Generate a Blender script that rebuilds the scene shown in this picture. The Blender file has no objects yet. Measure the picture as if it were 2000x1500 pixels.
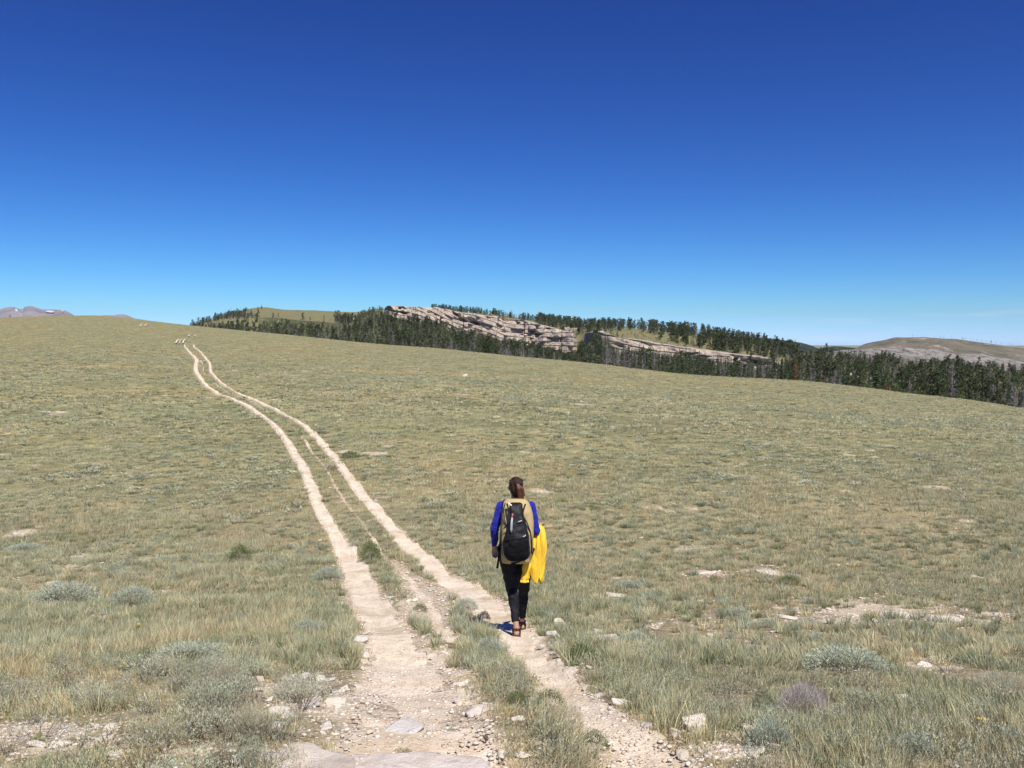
import bpy, bmesh, math, random
import numpy as np
from mathutils import Vector, Matrix

random.seed(7)
rng = np.random.default_rng(11)
scene = bpy.context.scene
COL = scene.collection

# ------------------------------------------------------------------ camera
F = 1675.0                       # focal length for a 2000 px wide frame
PITCH = math.radians(2.9)
cp, sp = math.cos(PITCH), math.sin(PITCH)

def slope(py):                   # dz/dy of the ray through photo row py
    cy = (750.0 - np.asarray(py, float)) / F
    return (-sp + cy * cp) / (cp + cy * sp)

def qcol(px, py=670.0):          # dx/dy of the ray through photo column px
    cy = (750.0 - np.asarray(py, float)) / F
    return (np.asarray(px, float) - 1000.0) / F / (cp + cy * sp)

def project(x, y, z):            # world -> photo pixel
    d = y * cp - z * sp
    u = y * sp + z * cp
    return 1000 + F * x / d, 750 - F * u / d

cam = bpy.data.cameras.new('camera')
cam_o = bpy.data.objects.new('camera', cam); COL.objects.link(cam_o)
cam.sensor_width = 36.0; cam.lens = 36.0 * F / 2000.0
cam.clip_start = 0.05; cam.clip_end = 200000
cam_o.location = (0, 0, 0)
cam_o.rotation_euler = (math.radians(90) - PITCH, 0, 0)
scene.camera = cam_o

# ------------------------------------------------------------------ noise
def _h(ix, iy, iz, seed):
    n = (ix.astype(np.int64) * 374761393 + iy.astype(np.int64) * 668265263
         + iz.astype(np.int64) * 2147483647 + seed * 1274126177) & 0xffffffff
    n = ((n ^ (n >> 13)) * 1274126177) & 0xffffffff
    n = ((n ^ (n >> 16)) * 2246822519) & 0xffffffff
    return ((n ^ (n >> 15)) & 0xffffff) / float(0xffffff)

def noise2(x, y, seed=0):
    x = np.asarray(x, float); y = np.asarray(y, float)
    fx = np.floor(x); fy = np.floor(y)
    tx = x - fx; ty = y - fy
    tx = tx * tx * (3 - 2 * tx); ty = ty * ty * (3 - 2 * ty)
    z = np.zeros_like(fx)
    a = _h(fx, fy, z, seed); b = _h(fx + 1, fy, z, seed)
    c = _h(fx, fy + 1, z, seed); d = _h(fx + 1, fy + 1, z, seed)
    return (a + (b - a) * tx) * (1 - ty) + (c + (d - c) * tx) * ty

def fbm(x, y, octv=4, seed=0, gain=0.5):
    s = 0; a = 1; t = 0
    for k in range(octv):
        s = s + a * noise2(x * 2 ** k + 17.3 * k, y * 2 ** k - 9.1 * k, seed + k)
        t += a; a *= gain
    return s / t

def pchip(xs, ys):
    xs = np.asarray(xs, float); ys = np.asarray(ys, float)
    h = np.diff(xs); dl = np.diff(ys) / h
    m = np.zeros_like(xs)
    for i in range(1, len(xs) - 1):
        if dl[i - 1] * dl[i] > 0:
            w1 = 2 * h[i] + h[i - 1]; w2 = h[i] + 2 * h[i - 1]
            m[i] = (w1 + w2) / (w1 / dl[i - 1] + w2 / dl[i])
    m[0] = dl[0]; m[-1] = dl[-1]
    def f(x):
        x = np.clip(x, xs[0], xs[-1])
        i = np.clip(np.searchsorted(xs, x) - 1, 0, len(xs) - 2)
        t = (x - xs[i]) / h[i]
        h00 = (1 + 2 * t) * (1 - t) ** 2; h10 = t * (1 - t) ** 2
        h01 = t * t * (3 - 2 * t); h11 = t * t * (t - 1)
        return h00 * ys[i] + h10 * h[i] * m[i] + h01 * ys[i + 1] + h11 * h[i] * m[i + 1]
    return f

def ss(t):
    t = np.clip(t, 0, 1); return t * t * (3 - 2 * t)

# ------------------------------------------------------------------ terrain
DL = 600.0
zt_Y = [0.01, 1.5, 3.3, 5.2, 9.2, 14, 20, 28, 42, 53, 85, 150, 200, 330, 600]
zt_z = [-1.6, -1.62, -1.70, -2.14, -3.06, -3.93, -4.64, -4.79, -4.64, -4.27, -2.79, -1.3, 0.05, 5.6, 17.2]
_z0 = pchip(np.log(np.array(zt_Y) + 2), zt_z)
def m0(Y): return _z0(np.log(Y + 2)) / np.maximum(Y, 0.5)

def lut(pairs):
    a = np.array(pairs, float)
    f = pchip(a[:, 0], a[:, 1])
    return lambda px: f(np.clip(px, a[0, 0], a[-1, 0]))

S_row = lut([(-900, 622), (-300, 621), (0, 620), (100, 617.5), (180, 616), (250, 620.5), (300, 627), (370, 635), (440, 642),
             (500, 648), (560, 653.5), (640, 662), (740, 672), (850, 680), (940, 689), (1040, 699), (1140, 708), (1250, 721),
             (1330, 730), (1450, 738), (1540, 742), (1655, 753), (1770, 768), (1885, 780), (2000, 797), (2150, 815), (2900, 850)])
D_crest = lut([(-900, 600), (200, 600), (370, 540), (700, 350), (1000, 280), (1500, 220), (2000, 150), (2900, 120)])
R_b = lut([(-900, 650), (330, 650), (380, 648), (450, 645), (520, 645), (600, 648), (690, 650), (745, 628), (800, 634), (850, 642), (900, 656), (950, 666),
           (1000, 682), (1100, 696), (1130, 700), (1170, 690), (1300, 708), (1450, 720), (1545, 728), (1650, 742), (1800, 758), (2000, 784), (2900, 840)])
R_t = lut([(-900, 660), (330, 660), (380, 640), (450, 622), (520, 620), (600, 628), (690, 634), (745, 606), (800, 605), (850, 609), (900, 615),
           (950, 622), (1000, 629), (1050, 640), (1100, 655), (1130, 664), (1170, 655), (1200, 660), (1250, 668), (1300, 677), (1350, 685), (1400, 692),
           (1450, 699), (1500, 705), (1545, 712), (1650, 725), (1800, 738), (2000, 760), (2900, 800)])
T_row = lut([(-900, 665), (330, 662), (370, 640), (400, 630), (430, 620), (470, 607), (515, 600.5), (560, 605.5), (620, 608), (690, 610),
             (745, 604), (800, 603), (850, 605), (900, 609), (950, 613.5), (1000, 620), (1050, 626.5), (1100, 632), (1150, 637.5), (1200, 640),
             (1250, 643), (1300, 648), (1350, 653), (1400, 660), (1450, 668), (1500, 676), (1550, 687), (1650, 700), (1800, 714),
             (1900, 723), (2000, 735), (2900, 770)])
Y_b = lut([(-900, 800), (380, 760), (690, 730), (745, 705), (850, 695), (1000, 670), (1130, 645), (1178, 490), (1350, 462), (1545, 425), (1800, 335), (2000, 280), (2900, 230)])
Y_s = lut([(-900, 1300), (380, 1150), (745, 1150), (850, 1000), (1000, 900), (1130, 790), (1250, 700), (1400, 640), (1600, 560), (2000, 450), (2900, 400)])

def H(x, y, rough=True):
    x = np.asarray(x, float); y = np.asarray(y, float)
    Y = np.maximum(y, 0.01)
    q = x / np.maximum(Y, 2.0)
    px = 1000 + F * np.clip(q, -1.1, 1.1) * 0.9997
    Dc = D_crest(px); mS = slope(S_row(px))
    A = 10.0
    Yp = np.where(Y > A, A * np.exp(np.log(np.maximum(Y, A) / A) * math.log(DL / A) / np.log(Dc / A)), Y)
    Yp = np.minimum(Yp, DL)
    mA = m0(np.array(A)); mC = m0(np.array(DL))
    Fr = (m0(Yp) - mA) / (mC - mA)
    m = np.where(Y > A, mA + Fr * (mS - mA), m0(Y))
    z = np.where(Y <= 1.5, _z0(np.log(Y + 2)), m * Y)
    # beyond the crest
    Yb = Y_b(px); Ys = Y_s(px)
    nodes = [(Dc, mS), (Dc * 1.22, mS - 0.016), (Yb, slope(R_b(px))), (Yb * 1.035, slope(R_t(px))), (Ys, slope(T_row(px))),
             (Ys * 2.2, slope(T_row(px)) - 0.06), (60000.0 + 0 * Y, -0.0036 + 0 * Y)]
    L = np.log(Y)
    for (ya, ma), (yb, mb) in zip(nodes[:-1], nodes[1:]):
        t = (L - np.log(ya)) / (np.log(yb) - np.log(ya))
        seg = ma + (mb - ma) * ss(t)
        z = np.where(t > 0, seg * Y, z)
    if rough:
        w = np.clip(Y / 40, 0.15, 1) * np.clip(2500 / Y, 0, 1)
        z = z + (fbm(x / 9, y / 9, 3, 5) - 0.5) * 0.35 * w * np.clip(1.6 - Y / Dc, 0.25, 1)
        z = z + (fbm(x / 1.3, y / 1.3, 4, 9) - 0.5) * 0.16
        z = z + np.where(Y > Dc * 1.1, (fbm(x / 60, y / 60, 4, 33) - 0.5) * 8 * np.clip((Y - Dc) / Dc, 0, 1) * np.clip(2000 / Y, 0, 1) * 0.5, 0)
    return z

def unproj(px, py):              # photo pixel on the near meadow -> world x, y
    px = np.atleast_1d(np.asarray(px, float)); py = np.atleast_1d(np.asarray(py, float))
    q = qcol(px, py); m = slope(py)
    Yg = np.exp(np.linspace(math.log(2.0), math.log(640), 1400))
    out = []
    for qi, mi, pxi in zip(q, m, px):
        dc = float(D_crest(np.array(pxi)))
        zz = H(qi * Yg, Yg, False)
        d = zz - mi * Yg
        idx = np.where((d[:-1] < 0) & (d[1:] >= 0))[0]
        if len(idx):
            i = idx[0]; t = -d[i] / (d[i + 1] - d[i]); yy = Yg[i] * (1 - t) + Yg[i + 1] * t
        else: yy = dc * 0.97
        out.append((qi * yy, yy))
    return np.array(out)

# ------------------------------------------------------------------ the two ruts
LR = [(361, 675.5, 5), (366.5, 686, 6), (375, 695, 7), (384, 705, 9), (382, 716, 10), (383, 728, 11), (392, 742, 11), (405, 756, 10), (426, 768, 10), (450.5, 779, 10), (492.5, 800, 13), (524, 822.5, 16),
      (555.5, 854, 18), (573, 878.5, 20), (594, 917, 23), (608, 955.5, 25), (625.5, 997.5, 28), (645, 1030, 32), (666.5, 1066.5, 38), (691, 1115.5, 58),
      (715, 1164.5, 74), (742, 1210, 90), (772, 1262, 120), (800, 1315, 175), (815, 1385, 250), (820, 1490, 360), (820, 1600, 430)]
RR = [(379, 675.5, 5), (393, 691, 6), (404, 704, 7), (410, 714, 8), (414, 731.5, 9), (436.5, 752.5, 9), (468, 770, 9), (510, 789, 10), (559, 812, 12), (608, 843.5, 15),
      (645, 880, 19), (671, 917, 21), (699, 955.5, 24), (730.5, 994, 27), (765, 1032, 30), (789, 1059.5, 36), (841.5, 1105, 46), (890.5, 1143.5, 62),
      (934, 1171.5, 86), (967.5, 1199.5, 84), (1002.5, 1231, 80), (1034, 1269.5, 84), (1071, 1304.5, 88), (1106, 1343, 98), (1150, 1388.5, 116), (1200, 1437.5, 150), (1250, 1490, 190), (1330, 1600, 250)]
MR = [(370, 675.5, 2), (382, 697, 2.5), (396, 714, 3), (401.5, 735, 4), (419, 751, 3.5), (447, 768, 3), (485.5, 784, 3), (517, 801.5, 4), (545, 819, 4), (576, 840, 5), (597.5, 863, 7), (618.5, 891, 8),
      (636, 913.5, 8), (653.5, 948.5, 9), (678, 987, 10), (712, 1030, 9), (745, 1080, 14), (790, 1120, 46), (825, 1160, 90), (855, 1210, 64), (880, 1260, 40)]
def rut(tab):
    a = np.array(tab, float)[::-1]
    w = unproj(a[:, 0], a[:, 1])
    Yv = w[:, 1]; Xv = w[:, 0]; Wv = a[:, 2] * Yv / F * (1 - .16 * ss((Yv - 14) / 10))
    o = np.argsort(Yv); Yv, Xv, Wv = Yv[o], Xv[o], Wv[o]
    fx = pchip(np.log(Yv), Xv); fw = pchip(np.log(Yv), Wv)
    return Yv[0], Yv[-1], (lambda Y: fx(np.log(np.maximum(Y, .1)))), (lambda Y: fw(np.log(np.maximum(Y, .1))))
RUTS = [rut(LR), rut(RR), rut(MR)]

def rut_ratio(x, y):             # <1 inside a wheel rut
    best = np.full(np.shape(x), 99.0)
    for k, (ya, yb, fx, fw) in enumerate(RUTS):
        hw = fw(y) / 2 * (0.75 if k == 2 else 1.0)
        r = np.abs(x - fx(y)) / np.maximum(hw, 0.02)
        r = np.where((y > yb) | ((y < ya) & (k == 2)), 99, r)
        best = np.minimum(best, r)
    return best

# bare, stony patches (photo column, row, half width, half height, strength)
PATCH = [(300, 1490, 200, 20, .8), (520, 1420, 50, 30, .7), (835, 1185, 60, 40, 1), (855, 1265, 45, 40, 1), (885, 1345, 45, 50, 1), (880, 1430, 60, 50, 1), (760, 1440, 110, 50, .9), (1130, 1215, 70, 14, .8), (1200, 1255, 40, 14, .6), (1620, 1190, 210, 26, .75), (1860, 1215, 130, 16, .8), (1500, 1120, 60, 9, .9),
         (1380, 1125, 50, 8, .7), (1205, 1166, 30, 7, .7), (1000, 1055, 0, 0, 0), (1390, 1255, 120, 26, .35), (60, 1440, 170, 26, .75), (330, 1475, 330, 26, .85),
         (250, 1465, 140, 26, .7), (560, 1345, 90, 40, .6), (640, 1400, 120, 50, .85), (600, 1480, 200, 30, .9), (1450, 1440, 70, 22, .8), (1400, 1480, 130, 26, .85), (650, 1180, 40, 25, .5),
         (40, 1045, 30, 8, .9), (190, 1090, 60, 6, .7), (280, 1095, 30, 5, .7), (300, 1160, 35, 8, .7), (190, 1210, 40, 14, .6), (390, 1235, 60, 8, .6), (520, 1090, 25, 6, .6),
         (1060, 960, 110, 7, .6), (1480, 1010, 30, 4, .6), (1690, 1010, 40, 3, .6), (1900, 1018, 40, 4, .7), (1330, 1075, 60, 6, .5), (700, 1260, 30, 60, .6),
         (860, 1330, 60, 50, .5), (900, 733, 90, 3, .25), (1290, 1230, 120, 12, .4), (20, 1130, 40, 8, .5)]
_P = []
for (a, b, c, d, s) in PATCH:
    if s <= 0: continue
    w = unproj([a, a], [b, b + 3])
    Yc = w[0, 1]; dYdp = abs(w[0, 1] - w[1, 1]) / 3
    _P.append((w[0, 0], Yc, c * Yc / F, max(d * dYdp, 0.15), s))
def bare(x, y):
    r = np.zeros(np.shape(x))
    for (cx, cy, rx, ry, s) in _P:
        d = ((x - cx) / rx) ** 2 + ((y - cy) / ry) ** 2
        r = np.maximum(r, s * np.exp(-d * 0.9))
    n = fbm(x / 0.9, y / 0.9, 4, 71)
    n2 = fbm(x / 5 + 4, y / 7, 3, 77)
    g = np.clip((n - 0.60) * 5, 0, 1) * np.clip((n2 - 0.44) * 5, 0, 1)
    return np.clip(np.maximum(r * np.clip((n - .26) * 3.6, .15, 1.3), g * .85), 0, 1)

# ------------------------------------------------------------------ object helpers
def tag(o, label=None, cat=None, group=None, kind=None):
    if label: o['label'] = label
    if cat: o['category'] = cat
    if group: o['group'] = group
    if kind: o['kind'] = kind
    return o

def link(name, me, mats=(), parent=None):
    o = bpy.data.objects.new(name, me); COL.objects.link(o)
    if not isinstance(mats, (list, tuple)): mats = [mats]
    if me is not None and hasattr(me, 'materials') and len(me.materials) == 0:
        for m in mats: me.materials.append(m)
    if parent is not None: o.parent = parent
    return o

def empty(name, loc=(0, 0, 0), rz=0.0):
    o = bpy.data.objects.new(name, None); COL.objects.link(o)
    o.location = loc; o.rotation_euler = (0, 0, rz); o.empty_display_size = 0.1
    return o

def mesh_np(name, verts, faces, smooth=False, col=None, attrs=None, matidx=None):
    """verts (n,3); faces: (m,k) array, or a list of such arrays"""
    me = bpy.data.meshes.new(name)
    if not isinstance(faces, list): faces = [faces]
    faces = [np.asarray(f) for f in faces if len(f)]
    verts = np.asarray(verts, np.float32)
    me.vertices.add(len(verts)); me.vertices.foreach_set('co', verts.ravel())
    lt = np.concatenate([np.full(len(f), f.shape[1]) for f in faces]).astype(np.int32)
    ls = np.concatenate([[0], np.cumsum(lt)[:-1]]).astype(np.int32)
    lv = np.concatenate([f.ravel() for f in faces]).astype(np.int32)
    me.loops.add(len(lv)); me.loops.foreach_set('vertex_index', lv)
    me.polygons.add(len(lt)); me.polygons.foreach_set('loop_start', ls)
    me.polygons.foreach_set('loop_total', lt)
    if smooth: me.polygons.foreach_set('use_smooth', np.ones(len(lt), bool))
    if matidx is not None: me.polygons.foreach_set('material_index', np.asarray(matidx, np.int32))
    me.update(calc_edges=True)
    if col is not None:
        a = me.color_attributes.new('col', 'FLOAT_COLOR', 'POINT')
        c = np.ones((len(verts), 4), np.float32); c[:, :3] = col
        a.data.foreach_set('color', c.ravel())
    for k, v in (attrs or {}).items():
        a = me.attributes.new(k, 'FLOAT', 'POINT'); a.data.foreach_set('value', np.asarray(v, np.float32).ravel())
    return me

def grid_faces(nr, nc):
    i = np.arange(nr - 1)[:, None] * nc + np.arange(nc - 1)[None, :]
    return np.stack([i, i + 1, i + 1 + nc, i + nc], -1).reshape(-1, 4)

# ------------------------------------------------------------------ material helpers
class NT:
    def __init__(s, name, rough=0.9, spec=0.2):
        s.m = bpy.data.materials.new(name); s.m.use_nodes = True
        s.t = s.m.node_tree; s.t.nodes.clear()
        s.out = s.n('ShaderNodeOutputMaterial'); s.b = s.n('ShaderNodeBsdfPrincipled')
        s.b.inputs['Roughness'].default_value = rough
        s.b.inputs['Specular IOR Level'].default_value = spec
        s.l(s.b.outputs[0], s.out.inputs[0])
    def n(s, typ, **kw):
        nd = s.t.nodes.new(typ)
        for k, v in kw.items():
            if hasattr(nd, k): setattr(nd, k, v)
            else: nd.inputs[k].default_value = v
        return nd
    def l(s, a, b): s.t.links.new(a, b)
    def pos(s):
        if not hasattr(s, '_p'): s._p = s.n('ShaderNodeNewGeometry').outputs['Position']
        return s._p
    def obj(s):
        if not hasattr(s, '_o'): s._o = s.n('ShaderNodeTexCoord').outputs['Object']
        return s._o
    def noise(s, scale, detail=4, vec=None, rough=0.55, sc=None):
        nd = s.n('ShaderNodeTexNoise'); nd.inputs['Scale'].default_value = scale
        nd.inputs['Detail'].default_value = detail; nd.inputs['Roughness'].default_value = rough
        v = vec if vec is not None else s.pos()
        if sc is not None:
            mp = s.n('ShaderNodeMapping'); mp.inputs['Scale'].default_value = sc; s.l(v, mp.inputs[0]); v = mp.outputs[0]
        s.l(v, nd.inputs['Vector']); return nd.outputs['Fac']
    def vor(s, scale, vec=None, feature='F1', out='Distance', sc=None):
        nd = s.n('ShaderNodeTexVoronoi'); nd.feature = feature; nd.inputs['Scale'].default_value = scale
        v = vec if vec is not None else s.pos()
        if sc is not None:
            mp = s.n('ShaderNodeMapping'); mp.inputs['Scale'].default_value = sc; s.l(v, mp.inputs[0]); v = mp.outputs[0]
        s.l(v, nd.inputs['Vector']); return nd.outputs[out]
    def ramp(s, fac, stops, interp='LINEAR'):
        nd = s.n('ShaderNodeValToRGB'); cr = nd.color_ramp; cr.interpolation = interp
        while len(cr.elements) < len(stops): cr.elements.new(0.5)
        for e, (p, c) in zip(cr.elements, stops):
            e.position = p; e.color = (c, c, c, 1) if isinstance(c, (int, float)) else (*c, 1)
        s.l(fac, nd.inputs[0]); return nd.outputs[0]
    def mix(s, fac, a, b, mode='MIX'):
        nd = s.n('ShaderNodeMix'); nd.data_type = 'RGBA'; nd.blend_type = mode
        for v, i in ((fac, 0), (a, 6), (b, 7)):
            if hasattr(v, 'links'): s.l(v, nd.inputs[i])
            elif i == 0: nd.inputs[0].default_value = v
            else: nd.inputs[i].default_value = (*v, 1) if len(v) == 3 else v
        return nd.outputs[2]
    def math(s, op, a, b=None, clamp=False):
        nd = s.n('ShaderNodeMath'); nd.operation = op; nd.use_clamp = clamp
        for v, i in ((a, 0), (b, 1)):
            if v is None: continue
            if hasattr(v, 'links'): s.l(v, nd.inputs[i])
            else: nd.inputs[i].default_value = v
        return nd.outputs[0]
    def attr(s, name, out='Fac'):
        nd = s.n('ShaderNodeAttribute'); nd.attribute_name = name; return nd.outputs[out]
    def base(s, c):
        if hasattr(c, 'links'): s.l(c, s.b.inputs['Base Color'])
        else: s.b.inputs['Base Color'].default_value = (*c, 1)
    def bump(s, h, strength=0.5, dist=0.05):
        nd = s.n('ShaderNodeBump'); nd.inputs['Strength'].default_value = strength
        nd.inputs['Distance'].default_value = dist; s.l(h, nd.inputs['Height']); s.l(nd.outputs[0], s.b.inputs['Normal'])

# ---- meadow ground
g = NT('meadow_ground', 0.95, 0.1)
soil = g.ramp(g.noise(9, 6), [(0.3, (0.16, 0.125, 0.075)), (0.5, (0.29, 0.235, 0.15)), (0.7, (0.46, 0.38, 0.27))])
soil = g.mix(g.ramp(g.vor(26), [(0.18, 0.9), (0.3, 0.0)]), soil, (0.56, 0.50, 0.41))
dirt = g.ramp(g.noise(6, 7, rough=.7), [(0.3, (0.36, 0.27, 0.18)), (0.5, (0.52, 0.43, 0.32)), (0.7, (0.66, 0.58, 0.47))])
dirt = g.mix(g.ramp(g.vor(34), [(0.2, 0.8), (0.34, 0.0)]), dirt, (0.70, 0.64, 0.55))
herb = g.ramp(g.noise(0.33, 7, rough=.72), [(0.32, (0.155, 0.150, 0.088)), (0.47, (0.245, 0.235, 0.140)), (0.56, (0.305, 0.285, 0.172)), (0.70, (0.42, 0.38, 0.23))])
herb2 = g.ramp(g.noise(2.6, 8, sc=(1, .6, 1), rough=.8), [(0.38, (0.50, .54, .48)), (0.5, (.95, .95, .93)), (0.62, (1.32, 1.25, 1.2))])
herb = g.mix(0.85, herb, herb2, 'MULTIPLY')
tint = g.ramp(g.noise(0.028, 4, sc=(1, 2.2, 1)), [(0.38, (0.93, 1.0, 0.93)), (0.62, (1.13, 1.02, 0.86))])
herb = g.mix(1.0, herb, tint, 'MULTIPLY')
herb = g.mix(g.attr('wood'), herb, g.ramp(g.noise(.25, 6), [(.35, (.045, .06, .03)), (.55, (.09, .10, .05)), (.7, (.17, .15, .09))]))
specks = g.ramp(g.vor(0.9), [(0.10, 0.85), (0.26, 0.0)])
herb = g.mix(g.math('MULTIPLY', specks, g.ramp(g.noise(0.21, 3), [(0.42, 0), (0.56, .9)])), herb, (0.10, 0.115, 0.065))
far = g.attr('far')
c = g.mix(far, soil, herb)
bn = g.math('ADD', g.attr('bare'), g.math('MULTIPLY', g.math('SUBTRACT', g.noise(5, 5), 0.5), 0.9))
c = g.mix(g.ramp(bn, [(0.38, 0.0), (0.55, 1.0)]), c, dirt)
g.base(c)
g.bump(g.math('ADD', g.noise(14, 6), g.math('MULTIPLY', g.vor(30), 0.5)), 0.6, 0.03)
M_ground = g.m

# ---- track dirt
t = NT('track_dirt', 0.95, 0.1)
c = t.ramp(t.noise(3.1, 8, rough=.7), [(0.28, (0.52, 0.40, 0.28)), (0.45, (0.75, 0.63, 0.49)), (0.72, (0.88, 0.79, 0.66))])
c = t.mix(t.ramp(t.vor(38), [(0.16, 0.85), (0.30, 0.0)]), c, (0.78, 0.72, 0.63))
c = t.mix(t.ramp(t.vor(19, feature='DISTANCE_TO_EDGE'), [(0.01, 0.35), (0.06, 0.0)]), c, (0.36, 0.28, 0.20))
c = t.mix(t.ramp(t.noise(1.1, 7, rough=.7), [(0.50, 0.0), (0.64, 0.75)]), c, (0.50, 0.39, 0.265))
c = t.mix(t.ramp(t.noise(14, 6, rough=.8), [(0.56, 0.0), (0.66, 0.7)]), c, (0.42, 0.33, 0.24))
t.base(c)
t.bump(t.math('ADD', t.noise(26, 7, rough=.7), t.math('MULTIPLY', t.vor(48), -0.7)), 0.55, 0.016)
M_track = t.m

# ---- leaf / blade material driven by the colour attribute of the plants themselves
def leafmat(name, trans=0.25, rough=0.75):
    m = NT(name, rough, 0.15)
    col = m.attr('col', 'Color')
    m.base(col)
    tr = m.n('ShaderNodeBsdfTranslucent'); m.l(col, tr.inputs[0])
    mx = m.n('ShaderNodeMixShader'); mx.inputs[0].default_value = trans
    m.l(m.b.outputs[0], mx.inputs[1]); m.l(tr.outputs[0], mx.inputs[2]); m.l(mx.outputs[0], m.out.inputs[0])
    return m.m
M_blade = leafmat('grass_blades', 0.25)
M_sage = leafmat('sage_leaves', 0.15)
M_needle = leafmat('conifer_needles', 0.05)
M_bark = (lambda m: (m.base(m.ramp(m.noise(4, 5, m.obj()), [(0.3, (0.10, 0.08, 0.065)), (0.7, (0.24, 0.20, 0.17))])), m.m)[1])(NT('bark'))

def rockmat(name, lo, mid, hi, scale=3, bump=0.05, lichen=True):
    m = NT(name, 0.9, 0.2)
    c = m.ramp(m.noise(scale, 8, rough=.65), [(0.3, lo), (0.5, mid), (0.72, hi)])
    if lichen: c = m.mix(m.ramp(m.noise(scale * 4, 5), [(0.58, 0.0), (0.66, 0.55)]), c, tuple(v * 0.6 for v in mid))
    m.base(c); m.bump(m.noise(scale * 5, 7, rough=.7), 0.7, bump)
    return m.m
M_stone = rockmat('pale_limestone', (0.54, 0.46, 0.36), (0.72, 0.65, 0.55), (0.84, 0.79, 0.71))
M_bedrock = rockmat('bedrock', (0.40, 0.33, 0.26), (0.66, 0.58, 0.51), (0.78, 0.72, 0.66), 3.5, .04)
M_stone_grey = rockmat('grey_limestone', (0.48, 0.43, 0.38), (0.67, 0.61, 0.56), (0.77, 0.72, 0.67))
M_slab = rockmat('white_slab', (0.46, 0.42, 0.38), (0.66, 0.61, 0.57), (0.77, 0.73, 0.70), 7, .03)
M_stone_dark = rockmat('rusty_stone', (0.12, 0.08, 0.06), (0.2, 0.13, 0.1), (0.28, 0.19, 0.15))

# ------------------------------------------------------------------ ground sheet
def build_ground():
    A = 3.0
    lr = [math.log(1.2)]
    while lr[-1] < math.log(680): lr.append(lr[-1] + 0.0056)
    while lr[-1] < math.log(2500): lr.append(lr[-1] + 0.010)
    while lr[-1] < math.log(40000): lr.append(lr[-1] + 0.05)
    Yr = np.exp(np.array(lr)) - A
    qc = np.arange(-0.80, 0.8001, 0.0028)
    qc = np.concatenate([[-1.3, -1.0, -0.9], qc, [0.9, 1.0, 1.3]])
    X = qc[None, :] * (Yr[:, None] + A); Yg = np.repeat(Yr[:, None], len(qc), 1)
    Z = H(X, Yg)
    rr = rut_ratio(X, Yg)
    Z = Z - 0.05 * np.clip(1.3 - rr, 0, 1) * np.clip(Yg / 6, 0.4, 1)
    # rows behind the camera
    extra = np.array([-60.0, -20, -8, -4])
    Xe = qc[None, :] * (np.abs(extra)[:, None] + 3); Ye = np.repeat(extra[:, None], len(qc), 1)
    Ze = np.full_like(Xe, -1.6)
    X = np.vstack([Xe, X]); Yg = np.vstack([Ye, Yg]); Z = np.vstack([Ze, Z])
    far = ss((Yg - 5) / 34) * 0.82 + 0.15
    b = bare(X, Yg) * np.where(Yg > 120, 0.6, 1)
    rr = rut_ratio(X, Yg)
    b = np.maximum(b, np.clip(1.9 - rr, 0, 1) * 0.6 * (Yg < 60))
    V = np.stack([X, Yg, Z], -1).reshape(-1, 3)
    pxg = 1000 + F * X / np.maximum(Yg, 2); ybg = Y_b(pxg)
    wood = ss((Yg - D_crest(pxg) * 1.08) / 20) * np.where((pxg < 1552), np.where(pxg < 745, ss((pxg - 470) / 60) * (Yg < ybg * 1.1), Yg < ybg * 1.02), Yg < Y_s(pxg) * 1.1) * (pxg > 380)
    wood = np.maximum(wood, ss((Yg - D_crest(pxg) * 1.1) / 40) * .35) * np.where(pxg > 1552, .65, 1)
    me = mesh_np('ground', V, grid_faces(*X.shape), True, attrs={'far': far.ravel(), 'bare': b.ravel(), 'wood': wood.ravel()})
    o = link('ground', me, M_ground); tag(o, kind='structure')
build_ground()

def Hg(x, y):                    # height of the built ground incl. ruts
    x = np.asarray(x, float); y = np.asarray(y, float)
    rr = rut_ratio(x, y)
    return H(x, y) - 0.05 * np.clip(1.3 - rr, 0, 1) * np.clip(y / 6, 0.4, 1)

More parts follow.
